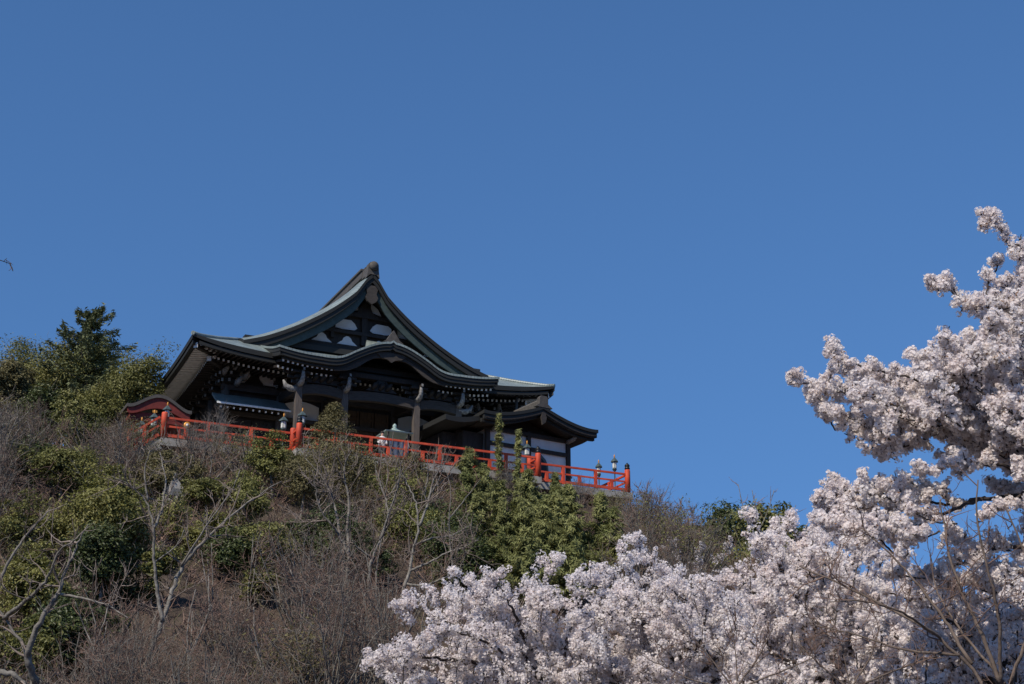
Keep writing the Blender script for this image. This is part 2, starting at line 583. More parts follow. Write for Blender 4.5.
    for cx in (-2.7, -1.05, 1.05, 2.7):
        panel(ogee(cx, .66, 9.34, 9.90))
    panel(ogee(-4.3, .6, 9.12, 9.55)); panel(ogee(4.3, .6, 9.12, 9.55))
    for sg in (-1, 1):
        A = [(.42, 10.50), (.62, 10.36), (1.4, 10.34), (1.85, 10.40), (1.85, 10.82), (1.6, 10.98), (.85, 11.0), (.60, 10.80)]
        B = [(2.22, 10.28), (3.45, 10.22), (3.15, 10.52), (2.6, 10.80), (2.22, 10.95)]
        for P in (A, B):
            panel([(sg * x, z) for x, z in (P if sg < 0 else P[::-1])])
        panel([(sg * x, z) for x, z in ([(.4, 11.75), (1.15, 11.55), (.9, 12.0), (.45, 12.3)] if sg < 0 else [(.4, 11.75), (1.15, 11.55), (.9, 12.0), (.45, 12.3)][::-1])])
    lt = MB()
    for z, w, hh in ((10.12, 8.0, .2), (11.32, 4.9, .22), (9.12, 11.5, .26)):
        lt.box((0, VG - .12, z), (w, .2, hh))
    for x in (-2.08, 2.08, 0):
        lt.box((x, VG - .09, 10.4), (.22 if x else .36, .2, 2.0 if not x else 1.5))
    lt.prism([(-1.0, 11.35), (-.55, 11.5), (-.28, 12.0), (0, 12.3), (.28, 12.0), (.55, 11.5), (1.0, 11.35), (.6, 11.2), (-.6, 11.2)][::-1], VG - .25, VG - .05)
    lt.build('gable_lattice', M['wood'], gable)
    gp = MB()
    gp.prism([(0, 11.75), (.30, 11.95), (.42, 12.2), (.30, 12.45), (.38, 12.75), (.22, 13.0), (-.22, 13.0), (-.38, 12.75), (-.30, 12.45), (-.42, 12.2), (-.30, 11.95)], 5.86, 6.02)
    gp.build('gable_pendant', M['beamwood'], gable)
    cp = MB()
    cp.box((0, 6.75, 8.62), (15.4, .5, .34))
    cp.box((0, 6.95, 8.92), (13.0, .3, .2))
    cp.build('gable_sill', M['fascia'], gable)

    # --- eave: fascia board, two rows of rafters with painted ends
    fa = MB()
    sv = np.linspace(-1, 1, 61)
    tp = np.stack([np.stack([sv * (WH - .42 - k), np.full_like(sv, V0 + .06 + k), 6.42 + lift(sv) + 0 * sv], -1) for k in (0, .26)])
    fa.slab(tp.transpose(1, 0, 2)[::-1], .20, smooth=False)
    for sg in (-1, 1):
        yy = np.linspace(V0 + .06, VB, 41)
        cs = 1 - np.clip((yy - V0) / 9.0, 0, 1) * .999
        zz = 6.42 + .52 * cs ** 2.2
        tp = np.stack([np.stack([np.full_like(yy, sg * (WH - .06 - k)), yy + k * (yy < V0 + .1), zz], -1) for k in (0, .26)])
        tp = tp.transpose(1, 0, 2)
        fa.slab(tp if sg < 0 else tp[::-1], .20, smooth=False)
    fa.build('eave_fascia', M['fascia'], root)
    ra = MB()
    for row, (ins, dz, ln) in enumerate(((.34, .42, 1.6), (1.35, .60, 2.3))):
        half = WH - ins - .25
        for x in np.arange(-half, half + .01, .30):
            s = x / half
            z = 6.72 - dz + lift(np.array(s)) * (1 - .25 * row)
            ra.beam((x, V0 + ins, float(z)), (x, V0 + ins + ln, float(z) + .16 * ln), .12, .14, 0, 1)
    rafters_f = ra.build('front_rafters', [M['wood'], M['tip']], root)
    for sg in (-1, 1):
        rs = MB()
        for row, (ins, dz, ln) in enumerate(((.34, .42, 1.6), (1.35, .60, 2.3))):
            for y in np.arange(V0 + ins + .5, VB - .5, .30):
                cs = 1 - min(1, max(0, (y - V0) / 9.0)) * .999
                z = 6.72 - dz + .52 * cs ** 2.2
                rs.beam((sg * (WH - ins), y, z), (sg * (WH - ins - ln), y, z + .16 * ln), .14 + .02 * (1 - row), .14, 2 if (row == 0) else 0, 1)
        rs.beam((sg * (WH - 1.75), V0 + 1.5, 6.62), (sg * (WH - 1.75), V0 + 9.0, 6.30), .10, .14, 2)
        rs.build('side_rafters', [M['wood'], M['tip'], M['paleboard']], root)  # pale outer row and beam imitate light under the side eave
    # boarding above the rafters
    bo = MB()
    def under(s, t):
        run = 5.2
        x = s * (WH - .3 - t * run)
        return np.stack([x, V0 + .3 + t * run + 0 * s, 6.50 + lift(s) * (1 - t) + .8 * t], -1)
    s, t = np.meshgrid(np.linspace(-1, 1, 41), np.linspace(0, 1, 4), indexing='ij')
    bo.slab(under(s, t)[::-1], .05)
    for sg in (-1, 1):
        yy, t = np.meshgrid(np.linspace(0, 1, 31), np.linspace(0, 1, 4), indexing='ij')
        y0 = V0 + .3 + t * 5.2
        Y = y0 + yy * (VB - y0)
        cs = 1 - np.clip((Y - V0) / 9.0, 0, 1) * .999
        g = np.stack([sg * (WH - .3 - t * 5.2), Y, 6.50 + .52 * cs ** 2.2 * (1 - t) + .8 * t], -1)
        bo.slab(g if sg < 0 else g[::-1], .05)
    bo.build('eave_boarding', M['wood'], root)
    # hip rafters with white painted heads
    for sg in (-1, 1):
        hr = MB()
        hr.beam((sg * (WH - .28), V0 + .28, 6.72), (sg * 7.4, V0 + 4.4, 7.15), .26, .30, 0, 1)
        hr.beam((sg * (WH - 1.35), V0 + 1.35, 6.40), (sg * 7.4, V0 + 5.1, 6.85), .26, .28, 0, 1)
        hr.build('hip_rafter', [M['wood'], M['tip']], root)
    # --- walls
    wb = MB()
    wb.box((0, 16.5, 3.7), (17.0, 18.6, 7.4))
    wb.box((0, 16.5, 8.1), (15.0, 18.4, 1.9))
    wall = wb.build('wall', M['wood'], root)
    xs = [-8.5, -5.2, -2.4, 2.1, 4.8, 8.5]
    for x in xs:
        c = MB()
        c.tube([(x, 6.98, 0), (x, 6.98, 5.6)], .22, 12)
        c.build('column', M['column'], root)
    for i in range(len(xs) - 1):
        a, b = xs[i] + .32, xs[i + 1] - .32
        if i != 2:
            p = MB()
            n = 9
            arch = [(a + (b - a) * k / (n - 1), 5.0 + .25 * math.sin(math.pi * k / (n - 1))) for k in range(n)]
            p.prism([(a, 4.15), (b, 4.15)] + arch[::-1], 7.08, 7.22)
            p.build('plaster_panel', M['plaster'] if i else M['wood'], wall)
            d2 = MB()
            w = (b - a) / 2
            for k in range(2):
                d2.box((a + w * (k + .5), 7.12, 1.9), (w - .08, .1, 3.6))
                for zz in (.6, 1.6, 2.6, 3.4):
                    d2.box((a + w * (k + .5), 7.06, zz), (w - .1, .06, .12))
                for xx in np.linspace(a + w * k + .12, a + w * (k + 1) - .12, 6):
                    d2.box((xx, 7.05, 2.6), (.05, .05, 2.0))
            d2.build('lattice_door', M['wood'], wall)
        else:
            w = (b - a) / 4
            for k in range(4):
                d2 = MB()
                d2.box((a + w * (k + .5), 7.10, 2.6), (w - .06, .1, 5.0))
                d2.box((a + w * k + .1, 7.02, 2.6), (.12, .1, 5.0))
                d2.box((a + w * (k + 1) - .1, 7.02, 2.6), (.12, .1, 5.0))
                for zz in (.4, 1.8, 3.2, 4.6):
                    d2.box((a + w * (k + .5), 7.02, zz), (w - .3, .08, .14))
                d2.build('door_panel', M['door'], wall)
    tb = MB()
    tb.box((0, 6.95, 5.55), (17.6, .30, .42))
    tb.box((0, 6.9, 3.95), (17.2, .24, .22))
    tb.build('tie_beam', M['beamwood'], root)
    # white upper panels of the outer bays, seen under the eave
    for x0, x1 in ((-8.1, -5.5), (5.1, 8.1)):
        p = MB()
        m_ = (x0 + x1) / 2
        p.prism([(x0, 5.95), (m_ - .62, 5.95), (m_ - .3, 6.35), (m_ - .3, 6.62), (x0, 6.62)][::-1], 7.0, 7.18)
        p.build('plaster_panel', M['plaster'], wall)
        p = MB()
        p.prism([(m_ + .3, 6.62), (m_ + .3, 6.35), (m_ + .62, 5.95), (x1, 5.95), (x1, 6.62)][::-1], 7.0, 7.18)
        p.build('plaster_panel', M['plaster'], wall)
    # left flank: bays between columns and pale rows of bracket ends
    for sg in (-1, 1):
        for y in np.arange(7.2, 26, 3.1):
            c = MB()
            c.tube([(sg * 8.52, y, 0), (sg * 8.52, y, 5.6)], .2, 10)
            c.build('column', M['column'], root)
    def bracket(x, y, z, dirs, scale=1.0):
        b = MB()
        for k in range(3):
            w = (.55 + .38 * k) * scale
            b.box((x, y, z + .34 * k * scale), (w, w, .17 * scale))
            b.box((x, y, z + (.34 * k + .17) * scale), (w * .7, w * .7, .17 * scale))
        for dx, dy in dirs:
            for k in range(3):
                ln = (.55 + .33 * k) * scale
                b.beam((x + dx * ln, y + dy * ln, z + .34 * k * scale + .05), (x, y, z + .34 * k * scale), .15 * scale, .20 * scale, 0, 1)
        o = b.build('bracket_set', [M['wood'], M['carving']], root)
        return o
    for x in xs:
        bracket(x, 6.9, 5.75, [(0, -1), (-.7, -.7), (.7, -.7)])
    for sg in (-1, 1):
        for y in np.arange(7.2, 26, 1.55):
            bracket(sg * 8.6, y, 5.75, [(sg, 0), (sg * .8, -.6), (sg * .8, .6)], .9)
    # carved white noses at the outer front corner
    for sg in (-1, 1):
        for k, (dx, dy, dz) in enumerate(((-.5, -.7, .15), (-.95, -.5, .6), (.35, -.8, .7), (-.2, -1.1, 1.0))):
            n_ = MB()
            x, y, z = sg * 8.5 - sg * -dx * 1.0, 6.9 + dy, 5.5 + dz
            n_.tube([(x + .0, y + .35, z), (x, y, z + .06), (x - .1 * sg, y - .22, z + .2), (x - .16 * sg, y - .26, z + .36)], [.20, .17, .10, .03], 7)
            n_.build('carved_beam_end', M['carving'], root)

    # --- front porch
    KW, KV = 6.9, 1.8
    def bell(x):
        x = np.clip(np.abs(x) / 4.3, 0, 1)
        return .5 * (1 + np.cos(math.pi * x)) - .06 * np.sin(math.pi * np.clip((x - .55) / .45, 0, 1))
    def ke(x):
        return 6.46 + 1.52 * bell(x) + .22 * np.clip((np.abs(x) - 4.6) / 2.3, 0, 1) ** 2
    def porch_z(x, v):
        base = ke(np.where(np.abs(x) < 4.3, 4.3 * np.sign(x) + 1e-6, x)) + .29 * (v - KV) + .012 * (v - KV) ** 2
        crown = ke(x) + .05 * (v - KV)
        a = np.stack([base, crown])
        return np.log(np.exp(a * 6).sum(0)) / 6 - .02
    x, v = np.meshgrid(np.linspace(-KW, KW, 81), np.linspace(KV, 6.6, 17), indexing='ij')
    pz = porch_z(x, v)
    edge = np.log(2) / 6 * 0
    pr = MB()
    pr.slab(np.stack([x, v, pz], -1)[::-1], .13)
    pr.slab(np.stack([x * .993, v + .05, pz - .132], -1)[::-1], .20, edge=1)
    porch = pr.build('porch_roof', [M['copper'], M['fascia']], root)
    xx = np.linspace(-KW, KW, 81)
    zf = porch_z(xx, np.full_like(xx, KV))
    pf = MB()
    for (i0, top, lo) in ((.10, .34, .52), (.30, .50, .66)):
        tp = np.stack([np.stack([xx * (1 - i0 / KW), np.full_like(xx, KV + i0), zf - top + .02], -1), np.stack([xx * (1 - i0 / KW), np.full_like(xx, KV + i0 + .2), zf - top + .02], -1)])
        pf.slab(tp.transpose(1, 0, 2)[::-1], lo - top + .02, smooth=False)
    for sg in (-1, 1):
        yy = np.linspace(KV + .1, 5.0, 8)
        zz = porch_z(np.full_like(yy, sg * KW), yy) - .33
        tp = np.stack([np.stack([np.full_like(yy, sg * (KW - .08 - k)), yy, zz], -1) for k in (0, .2)]).transpose(1, 0, 2)
        pf.slab(tp if sg < 0 else tp[::-1], .26, smooth=False)
    pf.build('porch_fascia', M['fascia'], porch)
    # carved board under the undulating gable
    kb = MB()
    xb = np.linspace(-3.5, 3.5, 45)
    zb = ke(xb) - .62
    dep = (.34 + .09 * np.cos(xb * 2.9)) * np.clip((3.55 - np.abs(xb)) / .9, .12, 1) ** .6
    tp = np.stack([np.stack([xb, np.full_like(xb, KV + .34), zb], -1), np.stack([xb, np.full_like(xb, KV + .46), zb], -1)]).transpose(1, 0, 2)
    kb.slab(tp[::-1], np.repeat(dep[::-1, None], 2, 1), smooth=False)
    kb.prism([(0, 6.75), (.25, 6.92), (.65, 7.0), (.9, 7.2), (.9, 7.35), (-.9, 7.35), (-.9, 7.2), (-.65, 7.0), (-.25, 6.92)], KV + .26, KV + .38)
    kb.build('carved_gable_board', M['beamwood'], porch)
    ot = MB()
    ot.prism([(-.65, 7.93), (-.4, 8.08), (-.24, 8.34), (-.1, 8.55), (0, 8.70), (.1, 8.55), (.24, 8.34), (.4, 8.08), (.65, 7.93)][::-1], KV + .02, KV + .35)
    ot.tube([(0, KV + .3, 8.16), (0, 6.8, 8.45)], .2, 8)
    ot.build('porch_ridge_ornament', M['ridge'], porch)
    # porch rafters, flat wings only
    for sg in (-1, 1):
        pr2 = MB()
        for row, (ins, dz) in enumerate(((.45, .62), (1.15, .80))):
            for x in np.arange(3.6 - .2 * row, KW - .3, .29):
                z = 6.50 - dz + .22 * float(np.clip((x - 4.6) / 2.3, 0, 1)) ** 2
                pr2.beam((sg * x, KV + ins, z), (sg * x, KV + ins + 1.9, z + .5), .12, .13, 0, 1)
        pr2.build('porch_rafters', [M['wood'], M['tip']], porch)
    pxs = [-5.2, -2.4, 2.1, 4.8]
    for x in pxs:
        c = MB()
        c.box((x, 3.3, 2.7), (.36, .36, 5.4))
        col = c.build('column', M['column'], root)
        bs = MB()
        bs.box((x, 3.3, .18), (.75, .75, .36))
        bs.build('column_base', M['stone'], col)
        bracket(x, 3.3, 5.15, [(0, -1), (-1, 0), (1, 0)], .8)
        n_ = MB()
        n_.tube([(x, 3.2, 5.0), (x, 2.75, 5.05), (x, 2.55, 5.25), (x, 2.5, 5.55), (x + .02, 2.62, 5.85)], [.17, .16, .13, .10, .04], 7)
        n_.build('carved_beam_end', M['carving'], root)
    for sg, x in ((-1, -5.2), (1, 4.8)):
        n_ = MB()
        n_.tube([(x, 3.3, 4.75), (x + sg * .5, 3.3, 4.75), (x + sg * .8, 3.28, 4.9), (x + sg * .95, 3.25, 5.2)], [.20, .19, .14, .05], 7)
        n_.build('carved_beam_end', M['carving'], root)
    for a, b in zip(pxs[:-1], pxs[1:]):
        k = MB()
        t = np.linspace(0, 1, 13)
        top = np.stack([np.stack([a + .2 + (b - a - .4) * t, np.full_like(t, yy), 5.02 + .14 * np.sin(math.pi * t)], -1) for yy in (3.12, 3.48)]).transpose(1, 0, 2)
        k.slab(top[::-1], .55)
        k.build('rainbow_beam', M['beamwood'], root)
        f = MB()
        m_ = (a + b) / 2
        for q in range(3):
            f.tube([(m_ + (q - 1) * .45 - .15, 3.2, 5.35), (m_ + (q - 1) * .45, 3.02, 5.62), (m_ + (q - 1) * .45 + .2, 3.15, 5.8)], [.11, .15, .05], 6)
        f.prism([(m_ - 1.0, 5.25), (m_ + 1.0, 5.25), (m_ + .5, 5.6), (m_ + .25, 5.95), (m_ - .25, 5.95), (m_ - .5, 5.6)], 3.2, 3.4, 1)
        f.build('frog_leg_strut', [M['wood'], M['wood']], root)
    pb = MB()
    pb.box((0, 3.3, 6.08), (11.2, .3, .26))
    for x in pxs:
        pb.beam((x, 3.3, 4.85), (x, 7.0, 5.2), .28, .45)
    pb.build('porch_beam', M['wood'], root)
    # pent roof over the bay beside the porch
    pt = MB()
    x, v = np.meshgrid(np.linspace(-9.35, -5.0, 12), np.linspace(5.3, 6.9, 5), indexing='ij')
    pt.slab(np.stack([x, v, 4.08 + .52 * (v - 5.3) + .05 * (v - 5.3) ** 2], -1)[::-1], .14)
    pent = pt.build('pent_roof', M['copper'], root)
    pl = MB()
    pl.box((-7.2, 5.29, 4.0), (4.4, .06, .10))
    pl.build('gutter', M['paleboard'], pent)
    pq = MB()
    for x in np.arange(-9.1, -5.2, .38):
        pq.beam((x, 5.5, 3.83), (x, 6.9, 4.35), .10, .11, 0, 1)
    pq.build('pent_rafters', [M['door'], M['tip']], pent)
    return root
build_hall()

# ------------------------------------------------------------------ viewing terrace (concrete deck) and stairs
MIDV, MU0, MU1 = -1.1, 7.05, 21.45
def build_deck():
    d = MB()
    def plate(poly, z0, z1):
        n = len(poly)
        V = [(*p, z0) for p in poly] + [(*p, z1) for p in poly]
        d.add(V, [(i, (i + 1) % n, n + (i + 1) % n, n + i) for i in range(n)] + [tuple(range(n - 1, -1, -1)), tuple(range(n, 2 * n))])
    plate([(-.15, -.15), (MU0 - .15, -.15), (MU0 - .15, MIDV - .15), (MU1 + .15, MIDV - .15), (MU1 + .15, -.15), (28.25, -.15), (28.25, 30), (-.15, 30)], -.42, -.01)
    for u in (4, 12, 20):
        d.box((u, 6, -1.6), (.6, 10, 2.4))
    d.box((14, 5, -1.2), (22, 3, 1.6))
    d.build('deck', M['concrete'], root := thing('viewing_terrace', 'grey concrete terrace slab carrying the temple at the hilltop edge', 'terrace', L(0, 0, 0), ANG))
    s = MB()
    for k in range(7):
        s.box((-.3 - .26 * k, .75, -.25 - .17 * k), (.30, 1.5, .36))
    s.beam((-.1, .02, -.42), (-2.1, .02, -1.7), .14, .34)
    s.build('stair', M['concrete'], root)
build_deck()

# ------------------------------------------------------------------ vermilion railings
def railing(name_label, p, q, spacing, ends=(True, True), caps=(False, False), z1=1.12, drop=0.0):
    """three rails, square posts with a short stub between, round end posts"""
    p, q = np.array([*p, 0.]), np.array([*q, drop])
    ln = np.linalg.norm(q - p)
    root = thing('railing', name_label, 'railing', L(p[0], p[1], 0), ANG, 'vermilion railings along the terrace edge')
    d = (q - p)
    for z, w, h, nm in ((z1, .12, .105, 'top_rail'), (.66, .08, .095, 'middle_rail'), (.16, .12, .16, 'bottom_rail')):
        m = MB()
        m.beam(np.array([0, 0, z]), d + np.array([0, 0, z]), w, h)
        m.build(nm, M['red'], root)
    n = max(1, int(round(ln / spacing)))
    for i in range(n + 1):
        c = d * i / n
        if i in (0, n):
            if not ends[0 if i == 0 else 1]:
                continue
            m = MB()
            m.lathe([(0, -.02), (.17, -.02), (.17, 1.34), (.15, 1.40), (0, 1.42)], c, 12)
            po = m.build('end_post', M['red'], root)
            if caps[0 if i == 0 else 1]:
                k = MB()
                k.lathe([(.10, 1.41), (.16, 1.43), (.16, 1.52), (.12, 1.56), (.16, 1.62), (.15, 1.70), (.05, 1.80), (0, 1.86)], c, 10)
                k.build('onion_cap', M['black'], po)
        else:
            m = MB()
            m.box(c + np.array([0, 0, .56]), (.17, .15, 1.02))
            m.build('post', M['red'], root)
        if i < n:
            m = MB()
            m.box(c + d * .5 / n + np.array([0, 0, .42]), (.19, .12, .40))
            m.build('stub_post', M['red'], root)
    return root
railing('vermilion wooden railing on the terrace corner by the red roofed pavilion', (0, 0), (MU0, 0), 2.35, caps=(False, False))
railing('vermilion railing along the projecting terrace front before the hall porch', (MU0, MIDV), (MU1, MIDV), 2.05, caps=(True, True))
railing('vermilion railing on the open terrace end beneath the white walled annex', (MU1, 0), (28.0, 0), 2.15, ends=(True, True), caps=(False, True))
railing('short vermilion return rail joining the two corner posts near the annex', (MU1, MIDV), (MU1, 0), 1.2, ends=(False, False))
railing('short vermilion return rail joining the two corner posts near the hall porch', (MU0, MIDV), (MU0, 0), 1.2, ends=(False, False))
railing('vermilion railing running back along the far open end of the terrace', (28.0, 0), (28.0, 9.0), 2.2, ends=(False, True))
railing('vermilion stair railing sloping down from the terrace corner post', (-.25, 0), (-1.75, 0), .8, ends=(False, True), drop=-1.15)

# ------------------------------------------------------------------ lanterns
def lantern_proto(label, loc, h):
    root = thing('lantern', label, 'lantern', loc, ANG, 'bronze lanterns on the terrace')
    p = MB()
    p.lathe([(.16, 0), (.16, .08), (.06, .14), (.05, h - .16), (.12, h - .1), (.2, h)], n=8)
    p.build('pole', M['bronze'], root)
    g = MB()
    g.lathe([(0, h), (.19, h), (.17, h + .05), (.17, h + .46), (.19, h + .50), (0, h + .5)], n=6, smooth=False)
    lamp = g.build('lamp_body', M['bronze'], root)
    w = MB()
    for k in range(6):
        a = k * math.pi / 3 + math.pi / 6
        c = (.155 * math.cos(a), .155 * math.sin(a), h + .26)
        w.box(c, (.03, .135, .36), a)
    w.build('glass', M['glass'], lamp)
    r = MB()
    r.lathe([(.34, h + .47), (.33, h + .52), (.16, h + .66), (.08, h + .74), (0, h + .76)], n=6, smooth=False)
    rf = r.build('lantern_roof', M['bronze'], root)
    f = MB()
    f.lathe([(.03, h + .73), (.07, h + .79), (.05, h + .84), (.07, h + .88), (0, h + .98)], n=8)
    f.build('finial', M['gold'], rf)
    return root
lan = [
    (6.62, .45, 1.45, 1.0, 'bronze lantern in front of the pent roof, left of the tall porch lantern'),
    (7.62, .30, 1.85, 1.0, 'blue green bronze lantern with gilt finial by the corner post at the porch'),
    (-.42, .6, .75, .95, 'bronze lantern with gilt finial just beside the terrace corner post by the pavilion'),
    (-1.05, .6, .25, 1.05, 'squat dark bronze lantern lowest above the stair rail'),
    (.28, .8, 1.35, .9, 'plain bronze lantern standing against the red pavilion gable'),
    (21.45, .35, 1.65, 1.0, 'bronze lantern with pale glass in front of the white annex wall'),
    (26.65, 1.1, 1.25, .85, 'shorter of the two black lanterns against the sky at the terrace end'),
    (27.75, 1.1, 1.72, .9, 'taller black lantern against the sky beside the capped end post'),
    (25.7, 3.2, .95, .8, 'small lantern top just showing over the railing right of the annex'),
]
protos = {}
for u, v, h, sc, lab in lan:
    lantern_proto(lab, L(u, v, 0), h).scale = (sc * .82, sc * .82, .97)

# ------------------------------------------------------------------ incense shelter with verdigris roof, person at the rail
def build_incense():
    root = thing('incense_shelter', 'small shelter with pale verdigris pyramid roof behind the railing', 'shelter', L(13.45, 1.3, -.30), ANG)
    r = MB()
    n = 6
    rings = [(1.55, 2.46), (1.0, 2.55), (.5, 2.66), (.22, 2.76)]
    r.lathe([(0, 2.40), (1.5, 2.40)] + rings + [(.0, 2.80)], n=4, smooth=False)
    r.v[-1] = (r.v[-1] @ np.array([[.7071, .7071, 0], [-.7071, .7071, 0], [0, 0, 1]], np.float32)).astype(np.float32)
    rf = r.build('shelter_roof', M['verdigris'], root)
    f = MB()
    f.lathe([(.2, 2.74), (.24, 2.82), (.10, 2.88), (.17, 2.95), (.15, 3.02), (0, 3.14)], n=10)
    f.build('finial', M['verdigris'], rf)
    for sx in (-1, 1):
        for sy in (-1, 1):
            p = MB()
            p.box((.8 * sx, .8 * sy, 1.2), (.13, .13, 2.4))
            p.build('post', M['wood'], root)
    c = MB()
    xs = np.linspace(-.78, .78, 25)
    T = np.stack([np.stack([xs, -.86 + .04 * np.sin(xs * 14) + k, np.full_like(xs, 2.0)], -1) for k in (0, .02)]).transpose(1, 0, 2)
    c.slab(T[::-1], 1.3)
    c.build('curtain', M['cloth'], root)
    b = MB()
    b.lathe([(.25, 0), (.2, .3), (.5, .55), (.55, .85), (.45, .95), (0, .95)], n=14)
    b.build('burner_bowl', M['bronze'], root)
    root.scale = (.78, .78, 1)
build_incense()

def build_person():
    root = thing('person', 'person in pale clothes standing behind the vermilion railing near the shelter', 'person', L(12.1, -.35, 0), ANG)
    me = bpy.data.meshes.new('body')
    V = [(0, 0, .92), (0, 0, 1.12), (0, .01, 1.34), (0, 0, 1.47), (0, -.01, 1.56), (0, -.015, 1.66),
         (-.17, 0, 1.38), (-.23, -.04, 1.12), (-.20, -.22, .98), (.17, 0, 1.38), (.23, -.04, 1.12), (.20, -.22, .98),
         (-.10, 0, .86), (-.11, -.02, .48), (-.11, .02, .08), (-.12, -.14, .03), (.10, 0, .86), (.11, -.02, .48), (.11, .02, .08), (.12, -.14, .03)]
    E = [(0, 1), (1, 2), (2, 3), (3, 4), (4, 5), (2, 6), (6, 7), (7, 8), (2, 9), (9, 10), (10, 11), (0, 12), (12, 13), (13, 14), (14, 15), (0, 16), (16, 17), (17, 18), (18, 19)]
    rad = [.15, .14, .16, .06, .09, .085, .065, .05, .035, .065, .05, .035, .09, .065, .045, .04, .09, .065, .045, .04]
    me.from_pydata([Vector(v) for v in V], E, [])
    o = bpy.data.objects.new('body', me)
    C.objects.link(o)
    o.parent = root
    sk = o.modifiers.new('skin', 'SKIN')
    for i, r in enumerate(rad):
        me.skin_vertices[0].data[i].radius = (r, r * .8 if i in (0, 1, 2) else r)
    me.skin_vertices[0].data[0].use_root = True
    o.modifiers.new('sub', 'SUBSURF').render_levels = 2
    me.materials.append(mat('skin_tone', (.50, .30, .22), .6, var=.05))
    sh = MB()
    sh.lathe([(.20, .84), (.215, 1.0), (.205, 1.15), (.225, 1.32), (.20, 1.42), (.09, 1.48)], n=14)
    sh.v[-1] *= np.array([1, .75, 1], np.float32)
    for sg in (-1, 1):
        sh.tube([(sg * .17, 0, 1.39), (sg * .235, -.04, 1.12), (sg * .205, -.2, 1.0)], [.085, .07, .055], 9)
    sh.build('shirt', mat('pale_shirt', (.62, .58, .56), .9, var=.08), root)
    tr = MB()
    for sg in (-1, 1):
        tr.tube([(sg * .09, 0, .92), (sg * .11, -.02, .5), (sg * .11, .02, .07)], [.125, .09, .075], 9)
    tr.build('trousers', mat('dark_trousers', (.03, .032, .04), .9), root)
    hr = MB()
    hr.lathe([(.088, 1.62), (.105, 1.68), (.095, 1.74), (.05, 1.78), (0, 1.79)], (0, .012, 0), 12)
    hr.build('hair', mat('dark_hair', (.02, .015, .012), .6), root)
build_person()

# round gilt emblem fixed on a railing post
def build_disc():
    m = MB()
    m.lathe([(0, 0), (.19, 0), (.19, .05), (.12, .07), (0, .07)], n=18, mat=0)
    m.lathe([(0, .072), (.09, .072), (.08, .10), (0, .10)], n=14, mat=1)
    for k in range(2):
        m.v[k] = m.v[k][:, [0, 2, 1]] * np.array([1, -1, 1], np.float32)
    o = m.build('round_emblem', [M['gold'], M['tip']], None, L(1.19, -.13, .80), ANG)
    tag(o, 'round orange and white emblem on the corner railing', 'emblem')
build_disc()

